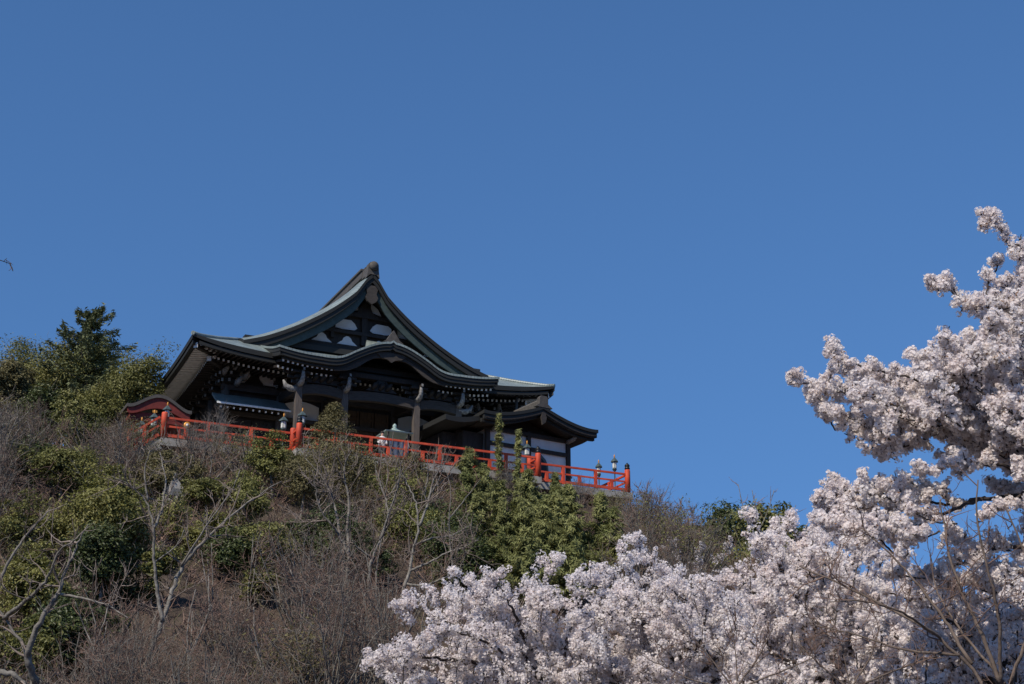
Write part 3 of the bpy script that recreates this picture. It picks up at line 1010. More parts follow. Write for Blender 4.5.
# ------------------------------------------------------------------ annex with white walls
def build_annex():
    rz = ANG + R(7.0)
    root = thing('annex_building', 'small white walled annex with dark concave gable roof beside the hall', 'building', L(25.35, 2.6, 0), rz)
    w = MB()
    w.box((-2.9, 3.6, 1.75), (5.8, 7.0, 3.5))
    w.prism([(-6.2, 3.5), (.6, 3.5), (.4, 3.62), (-1.7, 4.3), (-2.76, 4.55), (-3.8, 4.3)], .45, .7, 1)
    wall = w.build('wall', [M['plaster'], M['wood']], root)
    for x in (-5.8, -2.9, 0):
        c = MB()
        c.box((x, .05, 1.85), (.26, .26, 3.7))
        c.build('column', M['wood'], root)
    b = MB()
    b.box((-2.9, .02, 2.62), (5.6, .2, .22))
    b.box((-2.9, .0, 3.50), (6.4, .24, .22))
    b.box((-2.9, .0, .9), (5.6, .16, .14))
    b.build('tie_beam', M['wood'], root)
    # bell shaped window
    k = MB()
    out = [(-.55, .2), (-.52, 1.2), (-.46, 1.75), (-.3, 2.1), (0, 2.35), (.3, 2.1), (.46, 1.75), (.52, 1.2), (.55, .2)]
    k.prism([(x - 2.0, z) for x, z in out][::-1], -.06, .06)
    fr = k.build('bell_window', M['bronze'], wall)
    k = MB()
    k.prism([(x * .78 - 2.0, .2 + (z - .2) * .9) for x, z in out][::-1], -.075, -.03)
    k.build('pane', M['black'], fr)
    # roof
    d = np.linspace(0, 1, 18)
    apx, apz = -2.76, 4.98
    for sg, half, drop in ((-1, 4.2, 1.12), (1, 4.0, 1.10)):
        z = apz - drop * (1 - (1 - d) ** 1.55) + .10 * d ** 4
        D, Y = np.meshgrid(d, np.array([-1.5, 0, 2.5, 5, 8]), indexing='ij')
        zz = np.repeat(z[:, None], 5, 1) + .12 * np.clip((0 - Y) / 1.5, 0, 1) * D ** 2
        r = MB()
        g = np.stack([apx + sg * half * D, Y, zz], -1)
        r.slab(g if sg > 0 else g[::-1], .20, edge=1)
        rf = r.build('roof_slope', [M['copper'], M['fascia']], root)
        f = MB()
        for yy, dz, hh in ((-1.42, .19, .30), (-1.15, .40, .22)):
            T = np.stack([np.stack([apx + sg * half * d * .985, np.full_like(d, yy + k_), z + .12 * d ** 2 * 0.9 - dz], -1) for k_ in (0, .2)]).transpose(1, 0, 2)
            f.slab(T if sg < 0 else T[::-1], hh, smooth=False)
        f.build('bargeboard', M['fascia'], rf)
        s = MB()
        g = np.stack([apx + sg * half * .96 * D, Y * .98, zz - .36], -1)
        s.slab(g if sg > 0 else g[::-1], .08)
        s.build('roof_soffit', M['wood'], rf)
        nb = MB()
        nb.tube([(apx + sg * 2.7, .0, 3.45), (apx + sg * 2.7, -.7, 3.48), (apx + sg * 2.7, -.95, 3.6), (apx + sg * 2.7, -1.0, 3.8)], [.15, .14, .1, .04], 7)
        nb.build('carved_beam_end', M['carving'], root)
    o = MB()
    o.prism([(-.62, -.1), (-.3, .12), (-.3, .5), (-.18, .62), (.18, .62), (.3, .5), (.3, .12), (.62, -.1)][::-1], -1.52, -1.2)
    o.v[-1] += np.array([apx, 0, apz], np.float32)
    o.box((apx, 3.3, apz + .16), (.42, 9.2, .36))
    o.tube([(apx, -1.25, apz + .4), (apx, 7.9, apz + .4)], .13, 8)
    o.build('ridge', M['ridge'], root)
    g = MB()
    g.prism([(-.1, 4.35), (.12, 4.5), (.2, 4.8), (.1, 5.1), (-.1, 5.1), (-.2, 4.8), (-.12, 4.5)], -1.5, -1.38)
    g.v[-1] += np.array([apx, 0, -.55], np.float32)
    g.build('gable_pendant', M['beamwood'], root)
    lr = MB()
    X, Y = np.meshgrid(np.linspace(-9.2, -6.2, 10), np.array([-.9, 1, 3, 6]), indexing='ij')
    q_ = (X + 9.2) / 3.0
    lr.slab(np.stack([X, Y, 3.35 + .75 * q_ ** 1.5 + .25 * (1 - q_) ** 3], -1), .3, edge=1)
    lr.build('corridor_roof', [M['copper'], M['fascia']], root)
    bw = MB()
    bw.box((-6.6, 2.6, 1.6), (1.4, 4.5, 3.2))
    bw.box((-7.6, 3.4, 1.6), (1.2, 4.5, 3.2))
    bw.build('link_corridor', M['wood'], root)
build_annex()

# thin grey post under the main eave beside the annex roof
m = MB()
m.tube([(0, 0, 0), (0, 0, 6.6)], .09, 8)
m.box((0, 0, .05), (.4, .4, .1))
tag(m.build('support_post', M['column'], None, L(22.6, 4.2, 0), ANG), 'slim grey post holding the hall eave above the annex roof', 'post')

# ------------------------------------------------------------------ red pavilion
def build_pavilion():
    root = thing('red_pavilion', 'small red pavilion with curved grey roof at the terrace corner', 'pavilion', L(.15, 2.6, -.05), ANG)
    root.scale = (.82, .9, .93)
    f_ = MB()
    f_.box((0, 1.6, -.6), (4.0, 3.6, 1.2))
    f_.build('plinth', M['concrete'], root)
    xs = np.linspace(-2.15, 2.15, 31)
    zz = 2.46 + .85 * (.5 * (1 + np.cos(math.pi * np.abs(xs) / 2.15))) ** .85 + .10 * (np.abs(xs) / 2.15) ** 6
    r = MB()
    X, Y = np.meshgrid(xs, np.linspace(-.5, 3.7, 5), indexing='ij')
    Z = np.repeat(zz[:, None], 5, 1)
    r.slab(np.stack([X, Y, Z], -1)[::-1] if False else np.stack([X, Y, Z], -1), .20)
    rf = r.build('curved_roof', M['ridge'], root)
    b = MB()
    T = np.stack([np.stack([xs * .96, np.full_like(xs, -.4 + k), zz - .19], -1) for k in (0, .14)]).transpose(1, 0, 2)
    b.slab(T, np.repeat((.30 + .35 * np.exp(-(xs / 1.4) ** 2))[:, None], 2, 1), smooth=False)
    b.build('gable_board', M['redwall'], rf)
    s = MB()
    s.box((0, 1.6, 2.02), (3.7, 3.6, .34))
    s.box((0, -.1, 1.78), (3.9, .2, .2))
    s.box((0, 3.2, 1.1), (3.6, .1, 1.5))
    s.build('frame_beams', M['redwall'], root)
    for sx in (-1, 1):
        for y in (0, 3.2):
            p = MB()
            p.lathe([(.13, 0), (.13, 2.2)], (1.55 * sx, y, 0), 10)
            p.build('post', M['redwall'], root)
    g = MB()
    g.box((-.3, -.45, 2.25), (.30, .04, .14))
    g.build('gilt_fitting', M['gold'], root)
build_pavilion()

# pale stone marker on the slope
def build_marker():
    p = ground_hit(172, 512)
    root = thing('stone_marker', 'pale pointed stone marker among the shrubs on the slope', 'stone marker', (p[0], p[1], terrain(p[0], p[1]) - .1), ANG - .5)
    m = MB()
    m.box((0, 0, .3), (.6, .6, .6))
    m.build('plinth', M['stone'], root)
    m = MB()
    m.lathe([(.52, .6), (.50, .95), (.26, 1.3), (.1, 1.5), (.04, 1.75), (0, 1.8)], n=4, smooth=False)
    m.build('pointed_cap', M['stone'], root)
build_marker()

# ------------------------------------------------------------------ plants
def unit(v):
    v = np.asarray(v, float)
    return v / (np.linalg.norm(v) + 1e-9)

def curve(p, d, ln, n=6, wob=.18, up=.12, g=None):
    """a wandering polyline from p heading d"""
    g = g or rng
    pts = [np.asarray(p, float)]
    d = unit(d)
    for _ in range(n):
        d = unit(d + g.normal(size=3) * wob + np.array([0, 0, up]))
        pts.append(pts[-1] + d * ln / n)
    return np.array(pts)

def smoothline(P, n):
    P = np.asarray(P, float)
    t = np.concatenate([[0], np.cumsum(np.linalg.norm(np.diff(P, axis=0), axis=1))])
    tt = np.linspace(0, t[-1], n)
    Q = np.stack([np.interp(tt, t, P[:, k]) for k in range(3)], -1)
    for _ in range(3):
        Q[1:-1] = (Q[:-2] + 2 * Q[1:-1] + Q[2:]) / 4
    return Q

def twiggery(tubes, spk, line, rad, level, ln, dens, spread=.8, up=.15, rmin=.006):
    """side branches along a line, recursively; last level becomes spikes"""
    n = max(1, int(dens * np.linalg.norm(np.diff(line, axis=0), axis=1).sum()))
    ts = np.sort(rng.uniform(.15, 1.0, n))
    seg = len(line) - 1
    for t in ts:
        i = min(int(t * seg), seg - 1)
        f = t * seg - i
        p = line[i] * (1 - f) + line[i + 1] * f
        tan = unit(line[i + 1] - line[i])
        d = unit(tan * (1 - spread * .6) + rng.normal(size=3) * spread + np.array([0, 0, up]))
        l = ln * rng.uniform(.5, 1.2) * (1.15 - .5 * t)
        if level <= 0:
            spk.append((p, p + d * l, rmin))
        else:
            br = curve(p, d, l, 4, .22, up * .6)
            r = max(rmin * 1.3, rad * .45)
            tubes.append((br, np.linspace(r, rmin, len(br))))
            spk.append((br[-1], br[-1] + unit(br[-1] - br[-2]) * l * .4, rmin))
            twiggery(tubes, spk, br, r, level - 1, ln * .48, dens * 1.7, spread, up, rmin)

def put(mb, tubes, spk, nt=4, mat_t=0, mat_s=0):
    for l, r in tubes:
        mb.tube(l, r, nt, mat_t, cap=False)
    if spk:
        P = np.array([a for a, b, r in spk]); Q = np.array([b for a, b, r in spk]); rr = np.array([r for a, b, r in spk])
        # a gentle kink: two spikes end to end
        Mid = (P + Q) / 2 + rng.normal(size=P.shape) * np.linalg.norm(Q - P, axis=1)[:, None] * .06
        mb.spikes(P, Mid + (Mid - P) * .25, rr, mat_s)
        mb.spikes(Mid, Q, rr * .8, mat_s)

# --- bare shrub masses: many stemmed brown thicket
def shrub_template(h, stems, dens, spread=.55):
    tubes, spk = [], []
    for _ in range(stems):
        a = rng.uniform(0, 2 * math.pi)
        d = np.array([math.cos(a) * spread, math.sin(a) * spread, 1])
        l = curve((math.cos(a) * .15, math.sin(a) * .15, -.2), d, h * rng.uniform(.65, 1.15), 6, .24, .04)
        tubes.append((l, np.linspace(.024, .009, len(l))))
        twiggery(tubes, spk, l, .012, 1, min(h, 2.4) * .40, dens, .95, .08, .0065)
    m = MB()
    put(m, tubes, spk, 3)
    V = np.concatenate(m.v)
    F = [f for f, _, _ in m.f]
    Q = [f for f in F if f.shape[1] == 4]
    T = [f for f in F if f.shape[1] == 3]
    tri = np.concatenate(T + [np.concatenate([q[:, [0, 1, 2]], q[:, [0, 2, 3]]]) for q in Q])
    return V, tri

def in_view(p, margin=60):
    d = p - np.array([0, 0, CAM_Z])
    f = np.array([0, math.cos(PITCH), math.sin(PITCH)])
    up = np.array([0, -math.sin(PITCH), math.cos(PITCH)])
    k = d @ f
    px, py = 512 + FPX * d[0] / k, 342 - FPX * (d @ up) / k
    return -margin < px < 1024 + margin and py < 684 + 160, px, py

temps = [shrub_template(*a) for a in ((1.7, 9, 3.4, .95), (1.4, 10, 3.8, 1.1), (2.0, 9, 3.2, .8), (1.2, 11, 4.2, 1.3))]
def thicket():
    m = MB()
    cnt = 0
    for u in np.arange(-30, 56, 1.5):
        for v in np.arange(-39, -.3, 1.5):
            uu, vv = u + rng.uniform(-.7, .7), v + rng.uniform(-.7, .7)
            p = L(uu, vv)
            p[2] = terrain(p[0], p[1])
            ok, px, py = in_view(p)
            if not ok or px > 1150 or (py > 625 and px > 640 and px < 800) or (uu > 34 and vv < -30):
                continue
            V, T = temps[rng.choice(4)]
            a = rng.uniform(0, 2 * math.pi)
            s = rng.uniform(.75, 1.25)
            if vv > -2.2:
                s *= .62 if uu > 21 else 1.05
            c, sn = math.cos(a) * s, math.sin(a) * s
            Rm = np.array([[c, sn, 0], [-sn, c, 0], [0, 0, s * rng.uniform(.85, 1.15)]])
            m.add(V @ Rm + p, T, int(rng.choice([0, 1, 2], p=[.62, .22, .16])), False)
            cnt += 1
    o = m.build('undergrowth', [M['twig'], M['twiggrey'], M['twigolive']])
    tag(o, 'tangled brown leafless undergrowth covering the slope below the railing', 'undergrowth', kind='stuff')
    return cnt
N_TH = thicket()

LEAFY = [(172, 480, 512, 30)]      # picture rectangles already taken by evergreens: px, top, foot, width
def dome_mesh(name, h, rad, n_stem, mats, seed_dens):
    """leafless rounded shrub: stems fanning to a dome with a dense haze of fine twigs at its skin"""
    t, tubes, spk = MB(), [], []
    for k in range(n_stem):
        a = rng.uniform(0, 2 * math.pi)
        q = rng.uniform(0, 1) ** .6
        tip = np.array([math.cos(a) * rad * q, math.sin(a) * rad * q, h * (1 - .62 * q ** 2.2) * rng.uniform(.82, 1.0)])
        mid = tip * np.array([.42, .42, .5]) + rng.normal(size=3) * .12
        l = smoothline(np.array([(0.1 * math.cos(a), .1 * math.sin(a), -.3), mid, tip]), 8)
        l[1:-1] += rng.normal(size=l[1:-1].shape) * .04
        tubes.append((l, np.linspace(.035, .009, 8)))
        twiggery(tubes, spk, l[3:], .014, 1, h * .27, seed_dens, .9, .12, .0055)
    put(t, tubes, spk, 3, 0, 1)
    if len(mats) > 2:
        P = np.array([b for a, b, r in spk])
        P = np.repeat(P, 2, 0) + rng.normal(size=(2 * len(P), 3)) * .07
        t.leaves(P, rng.normal(size=P.shape) + np.array([0, -.3, .5]), rng.uniform(.07, .15, len(P)), rng.uniform(.035, .06, len(P)), 2)
    return t.mesh(name, mats)

DOMES = [dome_mesh('bare_shrub', *a) for a in (
    (3.0, 1.7, 20, [M['barkgrey'], M['twig']], 5.5), (2.6, 1.8, 20, [M['barkgrey'], M['twig']], 5.5),
    (3.5, 1.6, 20, [M['barkpale'], M['twiggrey']], 5.0), (2.5, 1.5, 18, [M['barkgrey'], M['twigolive'], M['leafolive']], 4.5), (3.1, 2.0, 24, [M['barkgrey'], M['twig']], 5.0), (2.7, 1.7, 18, [M['barkgrey'], M['twigolive'], M['leafmid']], 4.0))]
DLAB = ['leafless brown rounded shrub in the crowded scrub below the railing'] * 2 + ['leafless pale grey upright shrub in the crowded scrub below the railing', 'olive shrub with sparse small leaves in the crowded scrub below the railing', 'leafless brown rounded shrub in the crowded scrub below the railing', 'green shrub with sparse leaves in the crowded scrub below the railing']
def domes():
    cnt = 0
    for v in np.arange(-38, -.9, 1.85):
        for u in np.arange(-30, 33, 2.1):
            uu, vv = u + rng.uniform(-1.1, 1.1), v + rng.uniform(-1.0, 1.0)
            p = L(uu, vv)
            p[2] = terrain(p[0], p[1])
            s = rng.uniform(.9, 1.5)
            if vv > -4:
                s *= .45 if uu > 20 else .66
            if uu > 26:
                s *= .55
            ok, px, py = in_view(p, 30)
            k = (p[1] / (FPX * math.cos(PITCH)))
            top = py - 2.9 * s / k
            if not ok or px > 700 or (uu > 24.5 and vv > -9) or top > 690 or (py > 590 and px > 470 and px < 640) or (py > 620 and px > 400):
                continue
            hide = False
            for lx, l0, l1, lw in LEAFY:
                hh = l1 - l0
                if abs(px - lx) < lw * .42 and py > l1 - 6 and top < l0 + hh * .55 and rng.uniform() < .85:
                    hide = True
                if abs(px - lx) < lw * .36 and l0 + hh * .35 < py < l1:
                    hide = True
            if hide or cnt >= 296:
                continue
            i = int(rng.choice(6, p=[.21, .20, .10, .18, .21, .10] if vv > -16 else [.28, .26, .10, .06, .28, .02]))
            o = bpy.data.objects.new('bare_shrub', DOMES[i])
            C.objects.link(o)
            o.location = p
            o.rotation_euler = (0, 0, rng.uniform(0, 6.28))
            o.scale = (s * rng.uniform(.9, 1.15), s * rng.uniform(.9, 1.15), s * rng.uniform(.85, 1.15))
            tag(o, DLAB[i], 'shrub', 'leafless shrubs crowding the slope')
            cnt += 1
    return cnt

# --- evergreen crowns made of many leaf sized faces
def leafy(name, label, cat, px, py0, py1, wpx, leaf, size=(.14, .07), clumps=60, per=90, group=None, depth=1.0, shape='round', trunkmat='barkgrey', base=None, gap=.0, sink=0.0):
    """px, py1: where its foot shows; py0: its top; wpx: its width in the picture"""
    p = ground_hit(px, py1) if base is None else np.asarray(base, float)
    if base is None:
        LEAFY.append((px, py0, py1, wpx))
    Y = p[1]
    sc = Y / (FPX * math.cos(PITCH))
    h = (py1 - py0) * sc * 1.02
    w = wpx * sc / 2
    z0 = terrain(p[0], p[1])
    hz = max(h, p[2] + h - z0)
    root = thing(name, label, cat, (p[0], p[1], z0), rng.uniform(0, 6.28), group)
    lo = hz - h
    t = MB()
    tubes = [(curve((0, 0, -.2), (0, 0, 1), hz * .8, 6, .06, .2), np.linspace(.05 + .03 * hz / 3, .03, 7))]
    spk = []
    twiggery(tubes, spk, tubes[0][0], .05, 1, w * .9, 1.6, .8, .2, .012)
    put(t, tubes, spk, 5)
    t.build('trunk', M[trunkmat], root)
    P, N = [], []
    if base is None:
        clumps, per = int(clumps * 1.3), int(per * 1.2)
    k = rng.normal(size=(clumps, 3))
    k /= np.linalg.norm(k, axis=1)[:, None]
    rr = rng.uniform(.35, 1.0, clumps) ** .6
    if shape == 'cone':
        zt = rng.uniform(0, 1, clumps) ** 1.3
        a = rng.uniform(0, 2 * math.pi, clumps)
        q = (1 - zt) ** .8 * rng.uniform(.3, 1, clumps) ** .5
        cc = np.stack([np.cos(a) * w * q * .85, np.sin(a) * w * q * .85 * depth, lo + h * (zt * .93 + .03)], -1)
        cr = (w * .26 * (1 - zt) + w * .12)
    else:
        nl = 6
        lobes = rng.normal(size=(nl, 3)) * np.array([.34, .34, .26])
        lobes[0] = (0, 0, .22)
        lobes = np.clip(lobes, -.55, .55)
        lr = rng.uniform(.32, .58, nl)
        li = rng.integers(0, nl, clumps)
        cc = (lobes[li] + k * rr[:, None] * lr[li][:, None]) * np.array([w * .95, w * .95 * depth, h * .56]) + np.array([0, 0, lo + h * .50])
        cc[:, 2] = np.clip(cc[:, 2], lo + h * .06, lo + h * .92)
        cr = np.full(clumps, min(w, h * .6) * .27) * rng.uniform(.5, 1.35, clumps)
        lump = rng.normal(size=(7, 3)); lump /= np.linalg.norm(lump, axis=1)[:, None]
        g_ = 1 + .30 * np.max(k @ lump.T, 1) ** 3 * 1.2 - .22
        cc = (cc - np.array([0, 0, lo + h * .52])) * g_[:, None] + np.array([0, 0, lo + h * .52])
    ctr = np.array([0, 0, lo + h * .4])
    for c, r in zip(cc, cr):
        n = int(per * rng.uniform(.6, 1.3))
        d = rng.normal(size=(n, 3))
        d[:, 2] += .35
        d /= np.linalg.norm(d, axis=1)[:, None]
        ra = rng.uniform(.45, 1.08, n)[:, None] * r
        P.append(c + d * ra * np.array([1.15, 1.15, .8]))
        N.append(d * .7 + unit(c - ctr) * .4 + rng.normal(size=(n, 3)) * .55 + np.array([0, 0, .35]))
    P, N = np.concatenate(P), np.concatenate(N)
    m = MB()
    m.leaves(P, N, rng.uniform(.75, 1.25, len(P)) * size[0], rng.uniform(.8, 1.2, len(P)) * size[1])
    m.build('crown', M[leaf], root)
    return root

GH = 'evergreen shrubs on the slope below the railing'
leafy('evergreen_shrub', 'broad rounded yellow green shrub mid slope behind the pale forked tree', 'shrub', 100, 474, 560, 135, 'leafyellow', clumps=110, per=110, group=GH)
leafy('evergreen_shrub', 'darker green shrub directly below the broad yellow green shrub', 'shrub', 100, 516, 615, 110, 'leafdark', clumps=70, per=100, group=GH)
leafy('evergreen_shrub', 'yellow green bush behind the grey forked trunk at the slope foot', 'shrub', 22, 556, 650, 100, 'leafyellow', clumps=80, per=100, group=GH)
leafy('evergreen_shrub', 'dark glossy bush low between the two bare foreground trees', 'shrub', 64, 586, 690, 110, 'leafdark', clumps=80, per=100, group=GH)
leafy('evergreen_shrub', 'dull green bush at the photo edge above the grey trunk fork', 'shrub', 14, 490, 565, 90, 'leafmid', clumps=60, per=90, group=GH)
leafy('evergreen_shrub', 'low green bush at the bottom corner beside the thick grey trunk', 'shrub', 8, 628, 710, 95, 'leafmid', clumps=60, per=90, group=GH)
leafy('evergreen_shrub', 'bright green bush directly below the double corner posts of the railing', 'shrub', 272, 436, 498, 64, 'leafmid', clumps=60, per=90, group=GH)
leafy('evergreen_shrub', 'green bush on the slope behind the long leaning limb of the forked tree', 'shrub', 250, 480, 540, 74, 'leafmid', clumps=50, per=90, group=GH)
leafy('evergreen_shrub', 'small dark bush at the crook of the pale leaning trunk', 'shrub', 224, 534, 590, 78, 'leafdark', clumps=50, per=80, group=GH)
leafy('evergreen_shrub', 'dark green bush beside the pale stone marker', 'shrub', 205, 478, 525, 64, 'leafmid', clumps=50, per=80, group=GH)
leafy('evergreen_shrub', 'green bush behind the trunks of the bare grove, low on the slope', 'shrub', 330, 496, 560, 84, 'leafdark', clumps=50, per=80, group=GH)
leafy('evergreen_shrub', 'low green bush under the projecting terrace front between bare trees', 'shrub', 398, 472, 535, 80, 'leafmid', clumps=50, per=80, group=GH)
leafy('olive_shrub', 'tall olive shrub with pointed top hiding the railing before the porch', 'shrub', 330, 408, 512, 108, 'leafolive', size=(.14, .05), clumps=210, per=55, shape='cone', group=GH)
leafy('olive_shrub', 'lower olive shrub leaning against the tall pointed olive shrub', 'shrub', 362, 432, 520, 92, 'leafolive', size=(.14, .05), clumps=100, per=50, group=GH)
leafy('olive_shrub', 'olive green shrub left of the tall pointed one, under the railing corner', 'shrub', 300, 448, 520, 80, 'leafolive', size=(.14, .05), clumps=100, per=50, group=GH)


for px, y0, y1, w, lf in ((168, 500, 548, 58, 'leafmid'), (300, 520, 570, 60, 'leafdark'), (440, 500, 560, 70, 'leafdark'), (262, 560, 612, 60, 'leafmid'), (470, 540, 600, 80, 'leafdark'), (375, 540, 590, 56, 'leafdark'), (30, 440, 490, 56, 'leafdark'), (150, 560, 610, 50, 'leafmid')):
    leafy('evergreen_shrub', 'low patchy evergreen bush half hidden in the brown leafless thicket', 'shrub', px, y0, y1, w, lf, clumps=45, per=70, group='evergreen bushes half hidden in the thicket')

for a in (
    ('broad dull green shrub just above the broad yellow green shrub', 60, 446, 505, 88, 'leafmid'),
    ('green shrub between the pale forked tree and the crooked grey trunk, mid slope', 128, 500, 560, 70, 'leafmid'),
    ('dark green shrub mass behind the bare grove, left of its pale forked tree', 350, 520, 585, 90, 'leafdark'),
    ('green shrub mass behind the bare grove, right of its pale forked tree', 412, 500, 565, 96, 'leafmid'),
    ('dark green shrub mass between the bare grove and the dark cypress', 462, 510, 590, 92, 'leafdark'),
    ('olive green shrub under the terrace front left of the pointed bushy cypress', 412, 450, 510, 78, 'leafolive'),
    ('sparse olive shrub against the corner slab under the pavilion stairs', 160, 446, 500, 80, 'leafolive'),
    ('green shrub low on the slope right of the pale leaning trunk', 262, 520, 580, 78, 'leafmid'),
    ('yellow green shrub behind the pale leaning trunk, under the stone marker', 196, 520, 566, 60, 'leafyellow'),
): leafy('evergreen_shrub', a[0], 'shrub', a[1], a[2], a[3], a[4], a[5], clumps=80, per=70, group=GH)

# --- trees on the hilltop behind, at the far side of the pavilion
GT = 'evergreen trees on the hilltop beside the temple'
def hill_tree(label, px, py0, py1, wpx, Y, leaf, clumps=120, per=120, **kw):
    b = at(px, py1, Y)
    return leafy('evergreen_tree', label, 'tree', px, py0, py1, wpx, leaf, size=(.17, .085), clumps=int(clumps * 1.5), per=int(per * 1.25), group=GT, base=b, **kw)
hill_tree('bushy broadleaf tree close to the red pavilion roof', 120, 342, 462, 90, 86, 'leafmid')
hill_tree('large broadleaf tree in front of the tall conifer', 60, 337, 468, 130, 92, 'leafyellow', clumps=170)
hill_tree('broad green tree at the photo edge on the hilltop', 12, 336, 468, 116, 96, 'leafmid', clumps=130)
hill_tree('low yellow green tree below the conifer, in front of the broadleaf crowns', 88, 388, 462, 76, 80, 'leafyellow', clumps=90)
hill_tree('green bush filling the hill edge between the yellow green tree and the stair rail', 78, 416, 476, 66, 78, 'leafmid', clumps=70)
hill_tree('tan leaved tree at the photo edge in front of the green crowns', 4, 382, 462, 70, 80, 'leafolive', clumps=80)
hill_tree('shadowy green shrub tree in front of the pavilion stairs', 42, 408, 475, 84, 80, 'leafdark', clumps=80)

def conifer(label, px, py0, py1, wpx, Y):
    b = at(px, py1, Y)
    sc = Y / (FPX * math.cos(PITCH))
    h = (py1 - py0) * sc
    w = wpx * sc / 2
    z0 = min(terrain(b[0], b[1]), b[2])
    root = thing('conifer', label, 'tree', (b[0], b[1], z0), 0, GT)
    lo = b[2] - z0
    t = MB()
    t.tube([(0, 0, -.2), (.05, 0, lo + h * .5), (0, 0, lo + h)], [.28, .16, .03], 7)
    m = MB()
    P, N, A = [], [], []
    nt = 8
    for k in range(nt):
        f = k / (nt - 1)
        z = lo + h * (.16 + .80 * f)
        nb = 7 if f < .8 else 5
        for j in range(nb):
            a = 2 * math.pi * (j + rng.uniform(-.3, .3)) / nb + k
            ln = w * (1.0 - .78 * f) * rng.uniform(.55, 1.2)
            d = np.array([math.cos(a), math.sin(a), .12 - .25 * (1 - f)])
            l = curve((0, 0, z + rng.uniform(-.2, .2)), d, ln, 6, .06, .05)
            t.tube(l, np.linspace(.05, .012, len(l)), 4, cap=False)
            for i in range(1, len(l)):
                n = 32
                s = (l[i] - l[i - 1])
                side = unit(np.cross(s, (0, 0, 1)))
                c = l[i - 1] + s * rng.uniform(0, 1, (n, 1))
                spread = .22 * ln * (1.15 - i / len(l))
                c = c + side * rng.uniform(-1, 1, (n, 1)) * spread + np.array([0, 0, 1]) * rng.normal(size=(n, 1)) * .14
                P.append(c)
                N.append(rng.normal(size=(n, 3)) * .8 + np.array([0, 0, 1]))
                A.append(np.repeat(unit(s)[None], n, 0) + rng.normal(size=(n, 3)) * .5)
    P, N, A = map(np.concatenate, (P, N, A))
    m.leaves(P, N, rng.uniform(.25, .45, len(P)), rng.uniform(.06, .13, len(P)), along=A)
    t.build('trunk', M['barkgrey'], root)
    m.build('crown', M['needle'], root)
conifer('tall dark layered conifer rising above the broadleaf crowns', 83, 308, 410, 150, 90)

# --- cypresses: drooping feathery fronds
GC = 'feathery cypresses at the terrace edge'
def cypress(label, px, py0, py1, wpx, n_br=60, Y=None):
    p = ground_hit(px, py1) if Y is None else at(px, py1, Y)
    LEAFY.append((px, py0, py1, wpx))
    sc = p[1] / (FPX * math.cos(PITCH))
    h = (py1 - py0) * sc
    w = wpx * sc / 2
    z0 = terrain(p[0], p[1])
    lo = max(0, p[2] - z0)
    root = thing('cypress_tree', label, 'tree', (p[0], p[1], z0), 0, GC)
    t = MB()
    t.tube([(0, 0, -.2), (.03, .02, lo + h * .5), (0, 0, lo + h)], [.09, .05, .01], 6)
    P, N, A = [], [], []
    nl = max(1, int(wpx / 18))
    lead = [(0., 0., h)] + [(rng.uniform(-.75, .75) * w, rng.uniform(-.6, .6) * w, h * rng.uniform(.55, .9)) for _ in range(nl - 1)]
    for lx, ly, lh in lead:
        lw = w * (.75 if nl == 1 else 1) if nl <= 2 else max(.62 * w, .8)
        t.tube([(lx * .3, ly * .3, lo * .5), (lx, ly, lo + lh * .4), (lx, ly, lo + lh)], [.05, .03, .008], 4, cap=False)
        for k in range(int(n_br / nl * 1.9) + 14):
            f = rng.uniform(0.0, 1.0) ** .85
            z = lo + lh * f
            a = rng.uniform(0, 2 * math.pi)
            ln = (lw * (1.0 - f) ** .7 + .10) * rng.uniform(.55, 1.15)
            d = np.array([math.cos(a), math.sin(a), .9])
            l = curve((lx, ly, z), d, ln * 1.1, 4, .10, -.14)
            t.tube(l, np.linspace(.014, .005, len(l)), 3, cap=False)
            for i in range(1, len(l)):
                n = 15 if nl > 1 else 8
                s = l[i] - l[i - 1]
                c = l[i - 1] + s * rng.uniform(0, 1, (n, 1)) + rng.normal(size=(n, 3)) * np.array([.07, .07, .06])
                P.append(c)
                A.append(unit(s)[None] * .7 + rng.normal(size=(n, 3)) * .4 + np.array([0, 0, -.25]))
                N.append(rng.normal(size=(n, 3)) * .6 + np.array([math.cos(a), math.sin(a), .6]))
    P, N, A = map(np.concatenate, (P, N, A))
    m = MB()
    m.leaves(P, N, rng.uniform(.16, .36, len(P)), rng.uniform(.035, .065, len(P)), along=A)
    t.build('trunk', M['barkgrey'], root)
    m.build('crown', M['frond'], root)
    return root
for a in (
    ('bushy pointed cypress hiding the railing below the hall corner', 449, 414, 488, 56, 150),
    ('slim cypress leader rising past the railing before the annex corner', 499, 417, 505, 11, 26),
    ('second slim cypress leader rising past the railing before the annex wall', 518, 432, 510, 11, 26),
    ('broad feathery cypress below the annex railing corner', 528, 474, 565, 90, 240),
    ('broad feathery cypress under the open terrace end', 570, 492, 585, 96, 260),
    ('drooping cypress at the tip of the terrace slab', 602, 500, 585, 66, 170),
    ('feathery cypress low on the slope above the cherry blossom', 545, 515, 610, 104, 230),
    ('dark feathery cypress between the bare grove and the blossom', 500, 488, 590, 86, 210),
    ('small cypress under the railing between bare grove and cypress leaders', 468, 452, 520, 48, 100),
    ('thin cypress spire just below the slab before the annex column', 556, 476, 530, 20, 40),
): cypress(*a)

N_DO = domes()

